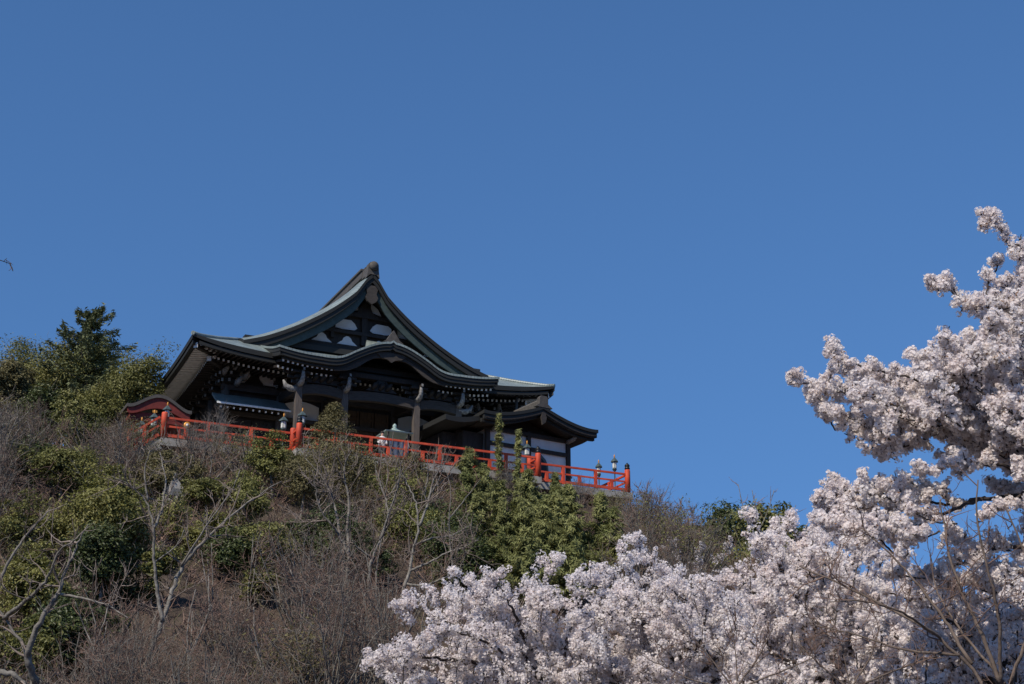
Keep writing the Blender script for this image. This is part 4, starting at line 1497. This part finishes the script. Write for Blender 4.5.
# --- bare trees traced limb by limb
THIN = .60
def bare_tree(label, limbs, base, bark, twigmat, dens=1.0, ln=1.0, group=None, rmin=.008, levels=2, name='bare_tree'):
    """limbs: list of (list of (px, py, Y), r0, r1); the first starts at the trunk foot"""
    root_p = at(*base)
    z0 = float(terrain(root_p[0], root_p[1]))
    root = thing(name, label, 'tree', (root_p[0], root_p[1], z0), 0, group)
    o = np.array([root_p[0], root_p[1], z0])
    t = MB()
    tubes, spk = [], []
    first = True
    for pts, r0, r1 in limbs:
        P = [at(*q) for q in pts]
        if first:
            P = [np.array([root_p[0], root_p[1], z0 - .2])] + P
            first = False
        Q = smoothline(np.array(P) - o, max(8, 5 * len(P)))
        Q[1:-1] += rng.normal(size=Q[1:-1].shape) * r0 * .13
        q = np.linspace(0, 1, len(Q))
        t.tube(Q, r0 * THIN * (1 - q) + min(r1, .012 if levels > 1 else r1) * q, 7)
        twiggery(tubes, spk, Q[len(Q) // 5:], max(r0 * .42, rmin * 2.5), levels, ln, dens, .8, .2, rmin)
    t.build('trunk', M[bark], root)
    c = MB()
    put(c, tubes, spk, 4)
    c.build('crown', M[twigmat], root)
    return root

GB = 'leafless trees on the slope'
Yf = 46
bare_tree('pale slender forked tree with two stems, standing clear of the thicket', [
    ([(140, 684, Yf), (150, 655, Yf), (162, 622, Yf), (181, 566, Yf + .4), (208, 536, Yf + .8), (239, 508, Yf + 1.2), (282, 481, Yf + 1.6)], .17, .035),
    ([(162, 622, Yf), (158, 597, Yf), (154, 563, Yf - .2), (154, 528, Yf - .4), (148, 501, Yf - .4), (131, 485, Yf - .6), (112, 476, Yf - .9)], .11, .03),
    ([(154, 528, Yf - .4), (163, 508, Yf - .2), (166, 478, Yf), (160, 452, Yf + .3)], .075, .02),
    ([(148, 501, Yf - .4), (144, 470, Yf - .5), (150, 450, Yf - .7)], .06, .018),
    ([(181, 566, Yf + .4), (210, 520, Yf - .3), (232, 492, Yf - .8), (240, 470, Yf - 1)], .06, .018),
    ([(154, 563, Yf), (178, 545, Yf - .5), (184, 530, Yf - .7)], .05, .015),
], (140, 700, Yf), 'barkpale', 'twiggrey', 2.4, 1.25, GB, .009)
Yg = 32
bare_tree('thick grey trunk with crooked pale limbs at the lower photo corner', [
    ([(36, 684, Yg), (24, 650, Yg), (12, 625, Yg), (0, 608, Yg), (-22, 590, Yg)], .19, .08),
    ([(36, 684, Yg), (26, 655, Yg - .4), (42, 615, Yg - .6), (58, 594, Yg - .6), (66, 570, Yg - .6), (80, 540, Yg - .5), (88, 525, Yg - .5)], .14, .03),
    ([(4, 618, Yg), (22, 604, Yg - .5), (38, 590, Yg - .8), (52, 572, Yg - 1), (56, 552, Yg - 1.1), (78, 538, Yg - 1.3)], .085, .02),
    ([(0, 580, Yg + .5), (14, 552, Yg + .6), (30, 530, Yg + .8), (50, 510, Yg + 1)], .06, .018),
    ([(58, 594, Yg - .6), (84, 598, Yg - .9), (110, 606, Yg - 1.2), (128, 618, Yg - 1.4)], .05, .014),
    ([(0, 672, Yg - 1), (18, 676, Yg - 1), (34, 700, Yg - 1)], .12, .08),
], (42, 705, Yg), 'barkgrey', 'twiggrey', 2.8, .95, GB, .007)
bare_tree('dark thin leaning tree low between the grey trunk and the pale forked tree', [
    ([(114, 684, 44), (116, 655, 44), (124, 635, 44), (126, 612, 44), (118, 592, 44)], .10, .02),
    ([(124, 635, 44), (135, 612, 44.3), (150, 600, 44.6)], .05, .015),
], (114, 695, 44), 'barkdark', 'twig', 1.4, .8, GB)
GG = 'bare grove in the middle of the slope'
bare_tree('grey spreading tree of the bare grove, leftmost trunk', [
    ([(343, 612, 58), (345, 590, 58), (349, 556, 58), (340, 535, 58), (320, 512, 57.6), (316, 490, 57.4), (312, 470, 57.2)], .16, .035),
    ([(349, 556, 58), (347, 520, 58.2), (350, 500, 58.4), (342, 470, 58.6), (352, 450, 58.6)], .13, .03),
    ([(340, 535, 58), (335, 505, 58.6), (325, 480, 58.8), (305, 458, 59)], .10, .025),
], (343, 622, 58), 'barkgrey', 'twiggrey', 2.2, 1.7, GG, .010, 2)
bare_tree('pale forked tree of the bare grove, middle trunk', [
    ([(369, 600, 57), (369, 578, 57), (372, 558, 57), (380, 540, 57), (391, 520, 57), (386, 500, 57.3), (376, 470, 57.5)], .14, .03),
    ([(372, 558, 57), (358, 548, 56.7), (352, 540, 56.5)], .08, .03),
    ([(380, 540, 57), (390, 510, 56.6), (398, 488, 56.4), (402, 460, 56)], .10, .025),
], (369, 612, 57), 'barkpale', 'twiggrey', 2.2, 1.7, GG, .010, 2)
bare_tree('many limbed grey tree of the bare grove with long limbs toward the cypresses', [
    ([(398, 612, 56), (402, 593, 56), (410, 571, 56), (414, 545, 56), (419, 526, 56), (416, 500, 56.2), (404, 478, 56.4), (396, 462, 56.6)], .15, .03),
    ([(410, 571, 56), (430, 562, 55.6), (446, 553, 55.4), (462, 548, 55.2), (478, 540, 55)], .09, .025),
    ([(406, 584, 56), (425, 586, 55.6), (445, 578, 55.4), (462, 566, 55.2), (466, 552, 55)], .08, .02),
    ([(414, 545, 56), (432, 538, 56.3), (452, 536, 56.6), (472, 524, 57)], .08, .02),
    ([(419, 526, 56), (428, 505, 56.3), (432, 482, 56.6), (446, 460, 57)], .09, .022),
], (398, 622, 56), 'barkpale', 'twiggrey', 2.2, 1.7, GG, .010, 2)
bare_tree('slim bare tree in front of the cypresses, edge of the grove', [
    ([(455, 600, 58), (452, 560, 58), (448, 520, 58), (452, 490, 58), (446, 470, 58)], .09, .02),
    ([(448, 520, 58), (466, 498, 58.4), (480, 480, 58.6)], .06, .018),
], (455, 612, 58), 'barkgrey', 'twig', 1.8, 1.3, GG, .011, 2)
for q in range(12):
    x, y, Y = [(190, 690, 44), (232, 676, 47), (262, 690, 44), (300, 668, 49), (330, 690, 46), (356, 672, 50), (210, 640, 52), (285, 630, 54), (318, 640, 53), (96, 690, 42), (375, 640, 54), (250, 618, 56)][q]
    hh = rng.uniform(75, 105)
    lim = [([(x, y, Y), (x + rng.uniform(-4, 4), y - hh * .3, Y), (x + rng.uniform(-9, 9), y - hh * .65, Y), (x + rng.uniform(-14, 14), y - hh, Y)], .06, .012)]
    for r in range(3):
        sx = rng.uniform(-1, 1)
        y0 = y - hh * rng.uniform(.15, .45)
        lim.append(([(x, y0, Y), (x + sx * 14, y0 - hh * .25, Y + rng.uniform(-.4, .4)), (x + sx * 24, y0 - hh * .5, Y + rng.uniform(-.6, .6))], .04, .012))
    bare_tree('slim leafless tree with pale stems rising out of the brown scrub low on the slope', lim, (x, y + 8, Y), 'barkpale', 'twig', 3.2, .85, 'slim leafless trees in the scrub', .007, 2)
bare_tree('hazy brown leafless tree under the railing left of the pale marker', [
    ([(95, 505, 70), (98, 485, 70), (92, 462, 70), (96, 440, 70)], .11, .03),
    ([(98, 485, 70), (112, 462, 70), (122, 442, 70)], .08, .02),
    ([(92, 470, 70), (72, 452, 70), (58, 430, 70)], .07, .02),
], (95, 515, 70), 'barkgrey', 'twig', 2.0, 1.4, GB, .012)
bare_tree('brown leafless tree at the hill edge below the tan leaved tree', [
    ([(24, 505, 70), (24, 480, 70), (18, 455, 70), (22, 436, 70)], .11, .03),
    ([(24, 480, 70), (40, 460, 70), (52, 440, 70)], .08, .02),
    ([(20, 470, 70), (4, 452, 70), (-6, 438, 70)], .07, .02),
], (24, 515, 70), 'barkgrey', 'twig', 2.0, 1.4, GB, .012)
bare_tree('brown twiggy leafless tree just below the terrace corner slab', [
    ([(205, 512, 70), (206, 490, 70), (196, 470, 70), (190, 455, 70)], .09, .02),
    ([(206, 490, 70), (224, 470, 70), (240, 452, 70)], .07, .02),
    ([(206, 490, 70), (212, 465, 70), (210, 448, 70)], .07, .02),
], (205, 520, 70), 'barkgrey', 'twig', 2.2, 1.2, GB, .012)
for lab, x in (('brown leafless shrub tree under the projecting terrace, nearest the olive shrubs', 385), ('brown leafless shrub tree under the projecting terrace, nearest the pointed cypress', 425)):
    bare_tree(lab, [
        ([(x, 520, 68), (x + 2, 500, 68), (x - 8, 480, 68), (x - 10, 462, 68)], .09, .02),
        ([(x + 2, 500, 68), (x + 14, 480, 68), (x + 20, 462, 68)], .07, .02),
        ([(x, 495, 68), (x + 3, 475, 68), (x + 2, 455, 68)], .07, .02),
    ], (x, 530, 68), 'barkgrey', 'twig', 2.4, 1.2, GB, .012)

# --- far ridge right of the terrace
GR = 'trees on the ridge beyond the terrace'
for lab, x, top, w in (('brown leafless tree on the ridge right beside the terrace tip', 640, 494, 26), ('lower brown leafless tree on the ridge between terrace tip and dark evergreens', 672, 508, 24)):
    bare_tree(lab, [
        ([(x, 575, 96), (x, 548, 96), (x - 4, 522, 96), (x - 6, top + 8, 96)], .16, .03),
        ([(x, 548, 96), (x - 12, 522, 96), (x - w * .7, top + 14, 96)], .10, .025),
        ([(x, 548, 96), (x + 12, 526, 96), (x + w * .7, top + 12, 96)], .10, .025),
        ([(x, 535, 96), (x + 5, 515, 96), (x + 6, top + 4, 96)], .10, .025),
    ], (x, 590, 96), 'barkgrey', 'twig', 2.6, 1.6, GR, .017, 2)
def ridge_tree(label, px, py0, py1, w, Y, leaf):
    leafy('evergreen_tree', label, 'tree', px, py0, py1, w, leaf, size=(.30, .15), clumps=90, per=90, group=GR, base=at(px, py1, Y))
ridge_tree('dark evergreen with rounded top on the ridge, tallest beside the sapling', 722, 503, 600, 92, 110, 'leafdark')
ridge_tree('dark evergreen on the ridge behind the blossom, right below the bare sapling', 770, 510, 600, 92, 106, 'leafmid')
ridge_tree('small pointed dark evergreen on the ridge nearest the leafless trees', 692, 514, 590, 44, 112, 'leafdark')
ridge_tree('low green evergreen behind the top of the blossom on the ridge', 740, 532, 620, 130, 100, 'leafmid')
ridge_tree('dark evergreen clump on the ridge at the foot of the leafless trees', 668, 522, 600, 70, 104, 'leafmid')
ridge_tree('rounded dark evergreen on the ridge farthest behind the near blossom', 808, 520, 600, 60, 108, 'leafdark')
bare_tree('leafless sapling with upright twigs standing against the sky on the ridge', [
    ([(752, 590, 100), (752, 540, 100), (744, 510, 100), (738, 484, 100)], .11, .02),
    ([(752, 540, 100), (756, 510, 100), (752, 490, 100)], .07, .02),
    ([(752, 545, 100), (768, 512, 100), (774, 490, 100)], .07, .02),
    ([(752, 550, 100), (784, 530, 100), (796, 505, 100)], .06, .02),
], (752, 600, 100), 'barkgrey', 'twig', 1.2, 1.1, GR, .017, 1)

# ------------------------------------------------------------------ cherry trees in bloom
GK = 'cherry trees in full bloom'
class Cherry:
    def __init__(self, label, base, frad, petal='petal'):
        p = at(*base)
        z0 = float(terrain(p[0], p[1]))
        self.o = np.array([p[0], p[1], z0])
        self.root = thing('cherry_tree', label, 'tree', self.o, 0, GK)
        self.t, self.tw = MB(), MB()
        self.c, self.cr = [], []
        self.fr, self.petal = frad, petal
        self.spk, self.tubes = [], []

    def limb(self, pts, r0, r1, foot=False, blossom=True, n2=6.0, l2=.5, start=.3, pom=.085, wob=1.0, clip=None):
        P = [at(*q) for q in pts]
        if foot:
            P = [self.o + np.array([0, 0, -.3]), self.o + np.array([0, 0, 1.2])] + P
        Q = smoothline(np.array(P), max(10, 6 * len(P)))
        Q[1:-1] += rng.normal(size=Q[1:-1].shape) * r0 * .3 * wob
        self.t.tube(Q - self.o, np.linspace(r0, r1, len(Q)), 7)
        if not blossom:
            return
        ln = np.linalg.norm(np.diff(Q, axis=0), axis=1).sum()
        for t in np.concatenate([np.sort(rng.uniform(start, 1, max(2, int(ln * n2)))), [1.0, 1.0]]):
            i = min(int(t * (len(Q) - 1)), len(Q) - 2)
            tan = unit(Q[i + 1] - Q[i])
            d = unit(tan * .75 + rng.normal(size=3) * .62 + np.array([0, 0, .15]))
            self.spray(Q[i] + (Q[i + 1] - Q[i]) * rng.uniform(), d, l2 * rng.uniform(.45, 1.1) * (1 - .62 * t ** 3), pom, 2)

    def spray(self, p, d, ln, pom, lev):
        l = curve(p, d, ln, 5, .16, .05)
        self.tubes.append((l - self.o, np.linspace(.011, .005, len(l))))
        k = max(2, int(ln / (pom * 1.15)))
        for t in np.linspace(.12, 1.0, k):
            if rng.uniform() < .16:
                continue
            i = min(int(t * 5), 4)
            q = l[i] + (l[i + 1] - l[i]) * (t * 5 - i)
            self.c.append(q + rng.normal(size=3) * pom * .30)
            self.cr.append(pom * rng.uniform(.6, 1.2))
        if lev > 0:
            for _ in range(2 if lev > 1 else 1):
                t = rng.uniform(.25, .9)
                i = min(int(t * 5), 4)
                self.spray(l[i], unit(unit(l[i + 1] - l[i]) + rng.normal(size=3) * .6), ln * rng.uniform(.4, .7), pom, lev - 1)

    def finish(self, per=18, bract=.012, bark='barkdark'):
        put(self.tw if self.petal == 'petal' else self.t, self.tubes, self.spk, 3)
        self.t.build('trunk', M[bark], self.root)
        if self.petal == 'petal':
            self.tw.build('twigs', M['barkdark'], self.root)
        c, r = np.array(self.c), np.array(self.cr)
        idx = np.repeat(np.arange(len(c)), per)
        n = len(idx)
        d = rng.normal(size=(n, 3))
        d /= np.linalg.norm(d, axis=1)[:, None]
        P = c[idx] + d * (r[idx] * rng.uniform(.55, 1.05, n))[:, None] - self.o
        keep = rng.uniform(size=n) > bract
        f = MB()
        f.flowers(P[keep], d[keep] + rng.normal(size=(keep.sum(), 3)) * .35, self.fr * rng.uniform(.8, 1.15, keep.sum()))
        f.build('blossom', M[self.petal], self.root)
        b = MB()
        q = P[~keep]
        b.leaves(q, d[~keep] + rng.normal(size=q.shape) * .6, .055 * self.fr / .02, .02 * self.fr / .02)
        b.build('young_leaves', M['bract'], self.root)
        return n

def inside(poly, x, y):
    c = False
    for (x1, y1), (x2, y2) in zip(poly, poly[1:] + poly[:1]):
        if (y1 > y) != (y2 > y) and x < (x2 - x1) * (y - y1) / (y2 - y1) + x1:
            c = not c
    return c

def fill(k, poly, n, Y, dY, frm, r0=.012, **kw):
    """n small leafless shoots with blossom, ending inside an outline, coming from the direction frm"""
    xs, ys = [p[0] for p in poly], [p[1] for p in poly]
    done = 0
    while done < n:
        x, y = rng.uniform(min(xs), max(xs)), rng.uniform(min(ys), max(ys))
        if not inside(poly, x, y):
            continue
        done += 1
        d = Y + rng.uniform(-dY, dY)
        a, b = frm[0] * rng.uniform(.5, 1.3), frm[1] * rng.uniform(.2, 1.6)
        k.limb([(x + a, y + b, d + rng.normal() * .2), (x + a * .5, y + b * .45 + rng.normal() * 6, d), (x, y, d + rng.normal() * .15)], r0, .005, **kw)

def cherry_a():
    Y = 17.0
    k = Cherry('near cherry tree in bloom reaching highest against the blue sky', (1120, 690, Y), .019)
    k.limb([(1110, 640, Y), (1095, 560, Y), (1062, 440, Y), (1045, 350, Y), (1030, 275, Y), (1012, 240, Y), (985, 222, Y)], .13, .014, True, n2=9, start=.62, l2=.40, pom=.058)
    def b(pts, r0=.026, **kw):
        kw.setdefault('n2', 13); kw.setdefault('pom', .050); kw.setdefault('l2', .38); kw.setdefault('start', .1)
        k.limb([(x, y, Y + dz) for x, y, dz in pts], r0, .008, **kw)
    b([(1055, 400, 0), (1010, 340, -.3), (975, 305, -.4), (950, 290, -.5), (932, 284, -.5)], start=.35, l2=.28)
    b([(1030, 360, 0), (1000, 330, .3), (985, 290, .4), (1000, 262, .4)], l2=.25)
    b([(1040, 300, .2), (1020, 275, .2), (1030, 250, .3)], l2=.3)
    b([(1070, 420, 0), (1030, 380, .5), (990, 350, .7), (965, 335, .8)], l2=.35)
    b([(1075, 450, 0), (1030, 415, -.3), (980, 385, -.6), (960, 350, -.8), (945, 340, -.8)], l2=.3)
    b([(1075, 460, 0), (1020, 430, 0), (970, 400, -.2), (920, 380, -.3), (880, 372, -.4), (850, 362, -.4), (832, 352, -.4)], start=.2, l2=.36)
    b([(980, 410, 0), (930, 410, .2), (880, 400, .3), (840, 388, .2), (810, 385, .1), (788, 378, 0)], start=.1, l2=.30)
    b([(880, 400, .3), (860, 385, .5), (842, 362, .6), (834, 346, .6)], l2=.22)
    b([(930, 410, .2), (890, 425, .1), (850, 420, 0), (825, 408, 0)], l2=.26)
    b([(1000, 420, .1), (950, 430, .3), (905, 445, .4), (880, 455, .4)], l2=.30)
    b([(1020, 400, .1), (980, 370, .2), (940, 365, .2), (915, 355, .2)], l2=.3)
    b([(1070, 470, .2), (1030, 440, .5), (990, 440, .7), (950, 455, .8)], l2=.34)
    b([(1060, 380, .4), (1030, 345, .6), (1010, 310, .7), (1005, 285, .7)], l2=.34)
    b([(1050, 330, -.5), (1020, 320, -.7), (990, 325, -.9)], l2=.34)
    b([(1060, 430, .9), (1010, 400, 1.1), (970, 390, 1.2)], l2=.36)
    # the long dark boughs crossing the open patch of sky
    b([(1090, 510, 0), (1040, 480, -.3), (1000, 465, -.5), (960, 462, -.6), (920, 472, -.7)], start=.55, l2=.22, n2=8, r0=.034)
    b([(1090, 520, 0), (1030, 495, 0), (985, 498, -.2), (941, 515, -.3), (892, 534, -.4), (850, 530, -.5), (820, 520, -.5)], start=.62, l2=.30, n2=12, r0=.034)
    b([(941, 515, -.3), (905, 505, -.3), (870, 492, -.2), (840, 494, -.2), (818, 500, -.2)], l2=.26, n2=14)
    b([(985, 498, -.2), (950, 505, .3), (920, 500, .5), (890, 510, .6)], l2=.15, n2=7)
    b([(1040, 480, -.3), (1015, 500, -.5), (985, 515, -.6)], l2=.14, n2=6, start=.4)
    b([(1100, 560, 0), (1050, 550, 0), (1010, 545, 0), (975, 555, 0), (950, 570, 0)], l2=.30, n2=12, r0=.05, start=.3)
    b([(1100, 580, .2), (1040, 570, .5), (1000, 575, .7), (940, 580, .9), (890, 575, 1.0)], l2=.34, n2=11, start=.2)
    b([(1100, 540, .2), (1060, 500, .3), (1030, 480, .3), (1010, 470, .3)], l2=.2, n2=6, start=.5)
    mass = [(1000, 262), (1030, 275), (1040, 500), (1000, 455), (930, 440), (880, 425), (850, 395), (852, 372), (890, 362), (950, 350), (985, 330)]
    fill(k, mass, 58, Y + .1, 1.2, (50, 30), n2=14, l2=.36, pom=.047, start=.0)
    fill(k, [(800, 392), (840, 362), (900, 368), (930, 400), (880, 440), (845, 415)], 12, Y, .6, (45, 25), n2=13, l2=.30, pom=.050, start=.0)
    fill(k, [(820, 500), (850, 478), (900, 486), (930, 500), (900, 530), (850, 545)], 11, Y - .3, .6, (50, 12), n2=13, l2=.30, pom=.047, start=.0)
    fill(k, [(930, 545), (1000, 530), (1035, 540), (1035, 600), (960, 600), (915, 575)], 8, Y + .4, .8, (50, 25), n2=11, l2=.32, pom=.054, start=.0)
    fill(k, [(985, 470), (1035, 460), (1035, 530), (1000, 520)], 5, Y, .8, (40, 20), n2=10, l2=.26, pom=.06, start=.2)
    return k.finish(17, .035)
NA = cherry_a()

def fan_cherry(label, base, boughs, frad, Y, **kw):
    k = Cherry(label, base, frad, kw.pop('petal', 'petal'))
    first = True
    fin = kw.pop('fin', {})
    fills = kw.pop('fills', [])
    for pts in boughs:
        k.limb([(x, y, Y + dz) for x, y, dz in pts], 0.10 if first else .042, .008, first, **{**dict(n2=7.5, l2=.60, start=.12, pom=.072), **kw})
        first = False
    for poly, n in fills:
        fill(k, poly, n, Y + .2, 1.3, (rng.uniform(-25, 25), 45), .014, n2=8, l2=.5 * Y / 26, pom=.068 * Y / 26, start=0)
    return k.finish(**fin)

NB = fan_cherry('low cherry tree in bloom spreading below the bare grove', (560, 760, 26), [
    [(545, 690, 0), (520, 645, 0), (490, 610, -.3), (470, 588, -.5), (460, 576, -.6)],
    [(520, 645, 0), (480, 640, .3), (440, 618, .4), (415, 606, .5), (402, 606, .5)],
    [(500, 665, 0), (450, 660, -.4), (410, 655, -.6), (385, 658, -.7), (372, 655, -.7)],
    [(545, 690, 0), (480, 690, .6), (430, 680, .8), (395, 675, .9)],
    [(540, 670, 0), (535, 630, .4), (540, 600, .6), (552, 575, .7), (556, 562, .7)],
    [(530, 650, 0), (515, 615, -.8), (505, 595, -1), (492, 580, -1.1)],
    [(490, 640, .6), (455, 600, .9), (430, 598, 1)],
    [(545, 680, 0), (500, 650, -1), (460, 630, -1.4), (430, 640, -1.5)],
    [(560, 670, 0), (570, 630, -.5), (580, 600, -.7), (596, 582, -.8)],
    [(560, 690, 0), (590, 650, .3), (610, 620, .4), (625, 600, .4)],
], .020, 26.0, fills=[([(385, 660), (410, 625), (470, 600), (560, 590), (600, 610), (600, 690), (390, 690)], 42)])
NC = fan_cherry('middle cherry tree in bloom, tallest puff below the terrace tip', (690, 770, 27), [
    [(680, 690, 0), (660, 640, 0), (640, 595, -.2), (628, 572, -.3), (622, 556, -.3)],
    [(660, 640, 0), (625, 620, .3), (600, 595, .4), (578, 580, .4)],
    [(665, 650, 0), (640, 620, -.6), (605, 620, -.9), (575, 612, -1)],
    [(680, 680, 0), (640, 665, .5), (600, 655, .7), (570, 640, .8)],
    [(690, 680, 0), (640, 690, -.6), (590, 680, -.9)],
    [(680, 660, 0), (680, 610, .4), (672, 580, .6), (660, 570, .7)],
    [(690, 670, 0), (705, 620, -.3), (710, 590, -.5), (705, 584, -.6)],
    [(690, 660, 0), (690, 620, .8), (690, 590, 1), (684, 588, 1)],
    [(695, 680, 0), (735, 640, .2), (750, 600, .3), (752, 590, .3)],
    [(700, 690, 0), (745, 665, .6), (770, 640, .8)],
    [(640, 600, 0), (650, 575, .6), (648, 560, .7), (636, 543, .7)],
    [(660, 640, .3), (645, 610, 1), (615, 580, 1.1), (600, 572, 1.1)],
], .020, 27.0, fills=[([(570, 610), (610, 590), (660, 585), (760, 600), (770, 690), (580, 690)], 50)])
ND = fan_cherry('cherry tree in bloom between the middle cherry and the near one', (840, 770, 22), [
    [(835, 690, 0), (815, 630, 0), (790, 580, -.2), (770, 545, -.3), (752, 522, -.3)],
    [(820, 640, 0), (780, 610, .3), (750, 590, .4), (728, 580, .4)],
    [(815, 630, 0), (805, 580, .4), (800, 545, .6), (790, 525, .6)],
    [(830, 670, 0), (840, 610, -.3), (835, 570, -.5), (825, 545, -.5)],
    [(840, 670, 0), (865, 620, .3), (875, 590, .4), (880, 565, .4)],
    [(845, 690, 0), (890, 640, .2), (915, 610, .3), (930, 590, .3)],
    [(850, 690, 0), (920, 660, .6), (960, 630, .8), (985, 605, .9)],
    [(835, 690, 0), (790, 660, -.5), (755, 645, -.7), (730, 630, -.8)],
    [(840, 690, 0), (780, 690, .5), (740, 675, .6)],
    [(860, 690, 0), (930, 690, .8), (990, 670, 1), (1020, 650, 1)],
    [(900, 690, 1.5), (960, 650, 1.7), (1000, 620, 1.8), (1030, 600, 1.8)],
    [(850, 650, 0), (855, 600, .9), (850, 560, 1), (842, 535, 1)],
], .020, 22.0, n2=7.0, l2=.52, fills=[([(755, 535), (790, 515), (840, 520), (900, 545), (900, 585), (780, 585)], 16), ([(745, 600), (770, 560), (830, 545), (900, 590), (960, 640), (960, 690), (740, 690)], 60)])
NF = fan_cherry('cherry tree in bloom low at the photo corner under the near tree', (1000, 790, 20), [
    [(1000, 690, 0), (985, 640, 0), (960, 600, -.2), (930, 575, -.3), (905, 585, -.3)],
    [(1000, 680, 0), (1010, 620, .3), (1005, 580, .4), (990, 578, .4)],
    [(1005, 690, 0), (940, 660, .3), (900, 640, .4), (870, 622, .4)],
    [(990, 650, 0), (950, 620, -.5), (910, 600, -.7), (880, 590, -.7)],
    [(1005, 690, 0), (950, 685, .8), (900, 672, 1)],
    [(1010, 670, 0), (1035, 610, .3), (1040, 590, .3), (1032, 575, .3)],
    [(1010, 690, 0), (1020, 650, 1), (1000, 610, 1.3), (970, 580, 1.4)],
    [(1000, 690, 0), (980, 660, -1), (1000, 630, -1.2), (1020, 610, -1.2)],
    [(1000, 690, 1.5), (930, 640, 1.8), (890, 610, 1.9), (860, 590, 2)],
], .020, 20.0, n2=7.5, l2=.45, pom=.072, fills=[([(870, 600), (930, 590), (1030, 590), (1035, 690), (880, 690)], 46)])
NE = fan_cherry('distant pale cherry tree just coming into bloom before the ridge evergreens', (690, 640, 72), [
    [(690, 610, 0), (688, 585, 0), (680, 560, 0), (672, 545, 0)],
    [(690, 600, 0), (710, 575, 0), (722, 556, 0), (730, 545, 0)],
    [(688, 590, 0), (665, 570, 0), (650, 552, 0)],
    [(690, 590, 0), (700, 565, 0), (700, 548, 0)],
], .04, 72.0, n2=2.2, l2=1.1, pom=.14, petal='petalfar', fin=dict(per=7, bark='barkgrey', bract=.1))

# --- bare arching trees before the blossom
bare_tree('leafless arching tree in front of the blossom, limbs sweeping up to the blue gap', [
    ([(985, 684, 13), (972, 664, 13), (940, 638, 13), (905, 616, 13.1), (870, 598, 13.2), (835, 582, 13.3), (800, 566, 13.4)], .05, .008),
    ([(1000, 684, 13), (985, 640, 13), (965, 600, 13.1), (950, 560, 13.2), (945, 525, 13.3), (940, 500, 13.3)], .035, .007),
    ([(972, 664, 13), (945, 620, 13.2), (915, 580, 13.4), (885, 548, 13.5), (862, 528, 13.5)], .03, .006),
    ([(1000, 684, 13), (1000, 620, 12.8), (985, 560, 12.7), (975, 510, 12.7), (978, 480, 12.7)], .03, .006),
    ([(1010, 684, 13), (1040, 600, 12.8), (1020, 540, 12.8), (1005, 505, 12.8)], .03, .006),
    ([(940, 638, 13), (900, 610, 12.7), (860, 600, 12.6), (830, 602, 12.6)], .022, .005),
    ([(960, 655, 13), (900, 650, 13.2), (850, 632, 13.3), (810, 625, 13.4)], .022, .005),
    ([(1005, 684, 13), (960, 630, 13.4), (935, 590, 13.6), (930, 555, 13.7)], .025, .006),
], (995, 700, 13), 'barkbrown', 'twig', 6.0, .5, None, .0028, 2)
bare_tree('low brown leafless bush in front of the blossom at the bottom', [
    ([(735, 690, 16), (740, 660, 16), (732, 630, 16), (726, 610, 16)], .02, .005),
    ([(735, 690, 16), (760, 655, 16), (772, 630, 16)], .018, .005),
    ([(735, 690, 16), (712, 660, 16), (695, 640, 16)], .018, .005),
    ([(735, 690, 16), (790, 668, 16), (830, 650, 16)], .018, .005),
    ([(735, 690, 16), (690, 680, 16), (660, 664, 16)], .018, .005),
], (735, 705, 16), 'barkbrown', 'twig', 8.0, .4, None, .003, 2, 'bare_bush')
bare_tree('second brown leafless bush at the bottom, right of the low one', [
    ([(850, 690, 15), (846, 660, 15), (838, 630, 15), (830, 612, 15)], .02, .005),
    ([(850, 690, 15), (872, 655, 15), (880, 625, 15)], .018, .005),
    ([(850, 690, 15), (820, 665, 15), (800, 645, 15)], .018, .005),
    ([(850, 690, 15), (900, 668, 15), (940, 655, 15)], .018, .005),
], (850, 705, 15), 'barkbrown', 'twig', 8.0, .36, None, .003, 2, 'bare_bush')
# tip of an evergreen spray at the frame edge
bare_tree('drooping leafy twig tip against the sky at the photo edge', [
    ([(-60, 235, 14), (-30, 250, 14), (-5, 259, 14), (4, 262, 14), (11, 264, 14)], .02, .004),
    ([(-30, 250, 14), (-8, 225, 14), (-1, 212, 14)], .008, .003),
    ([(4, 261, 14), (7, 258, 14)], .006, .002),
    ([(10, 264, 14), (12, 268, 14), (13, 271, 14)], .012, .004),
], (-90, 500, 14), 'barkdark', 'twig', .8, .1, None, .003, 1, 'overhanging_tree')
print('thicket', N_TH, 'domes', N_DO, 'flowers', NA, NB, NC, ND, NE, NF)
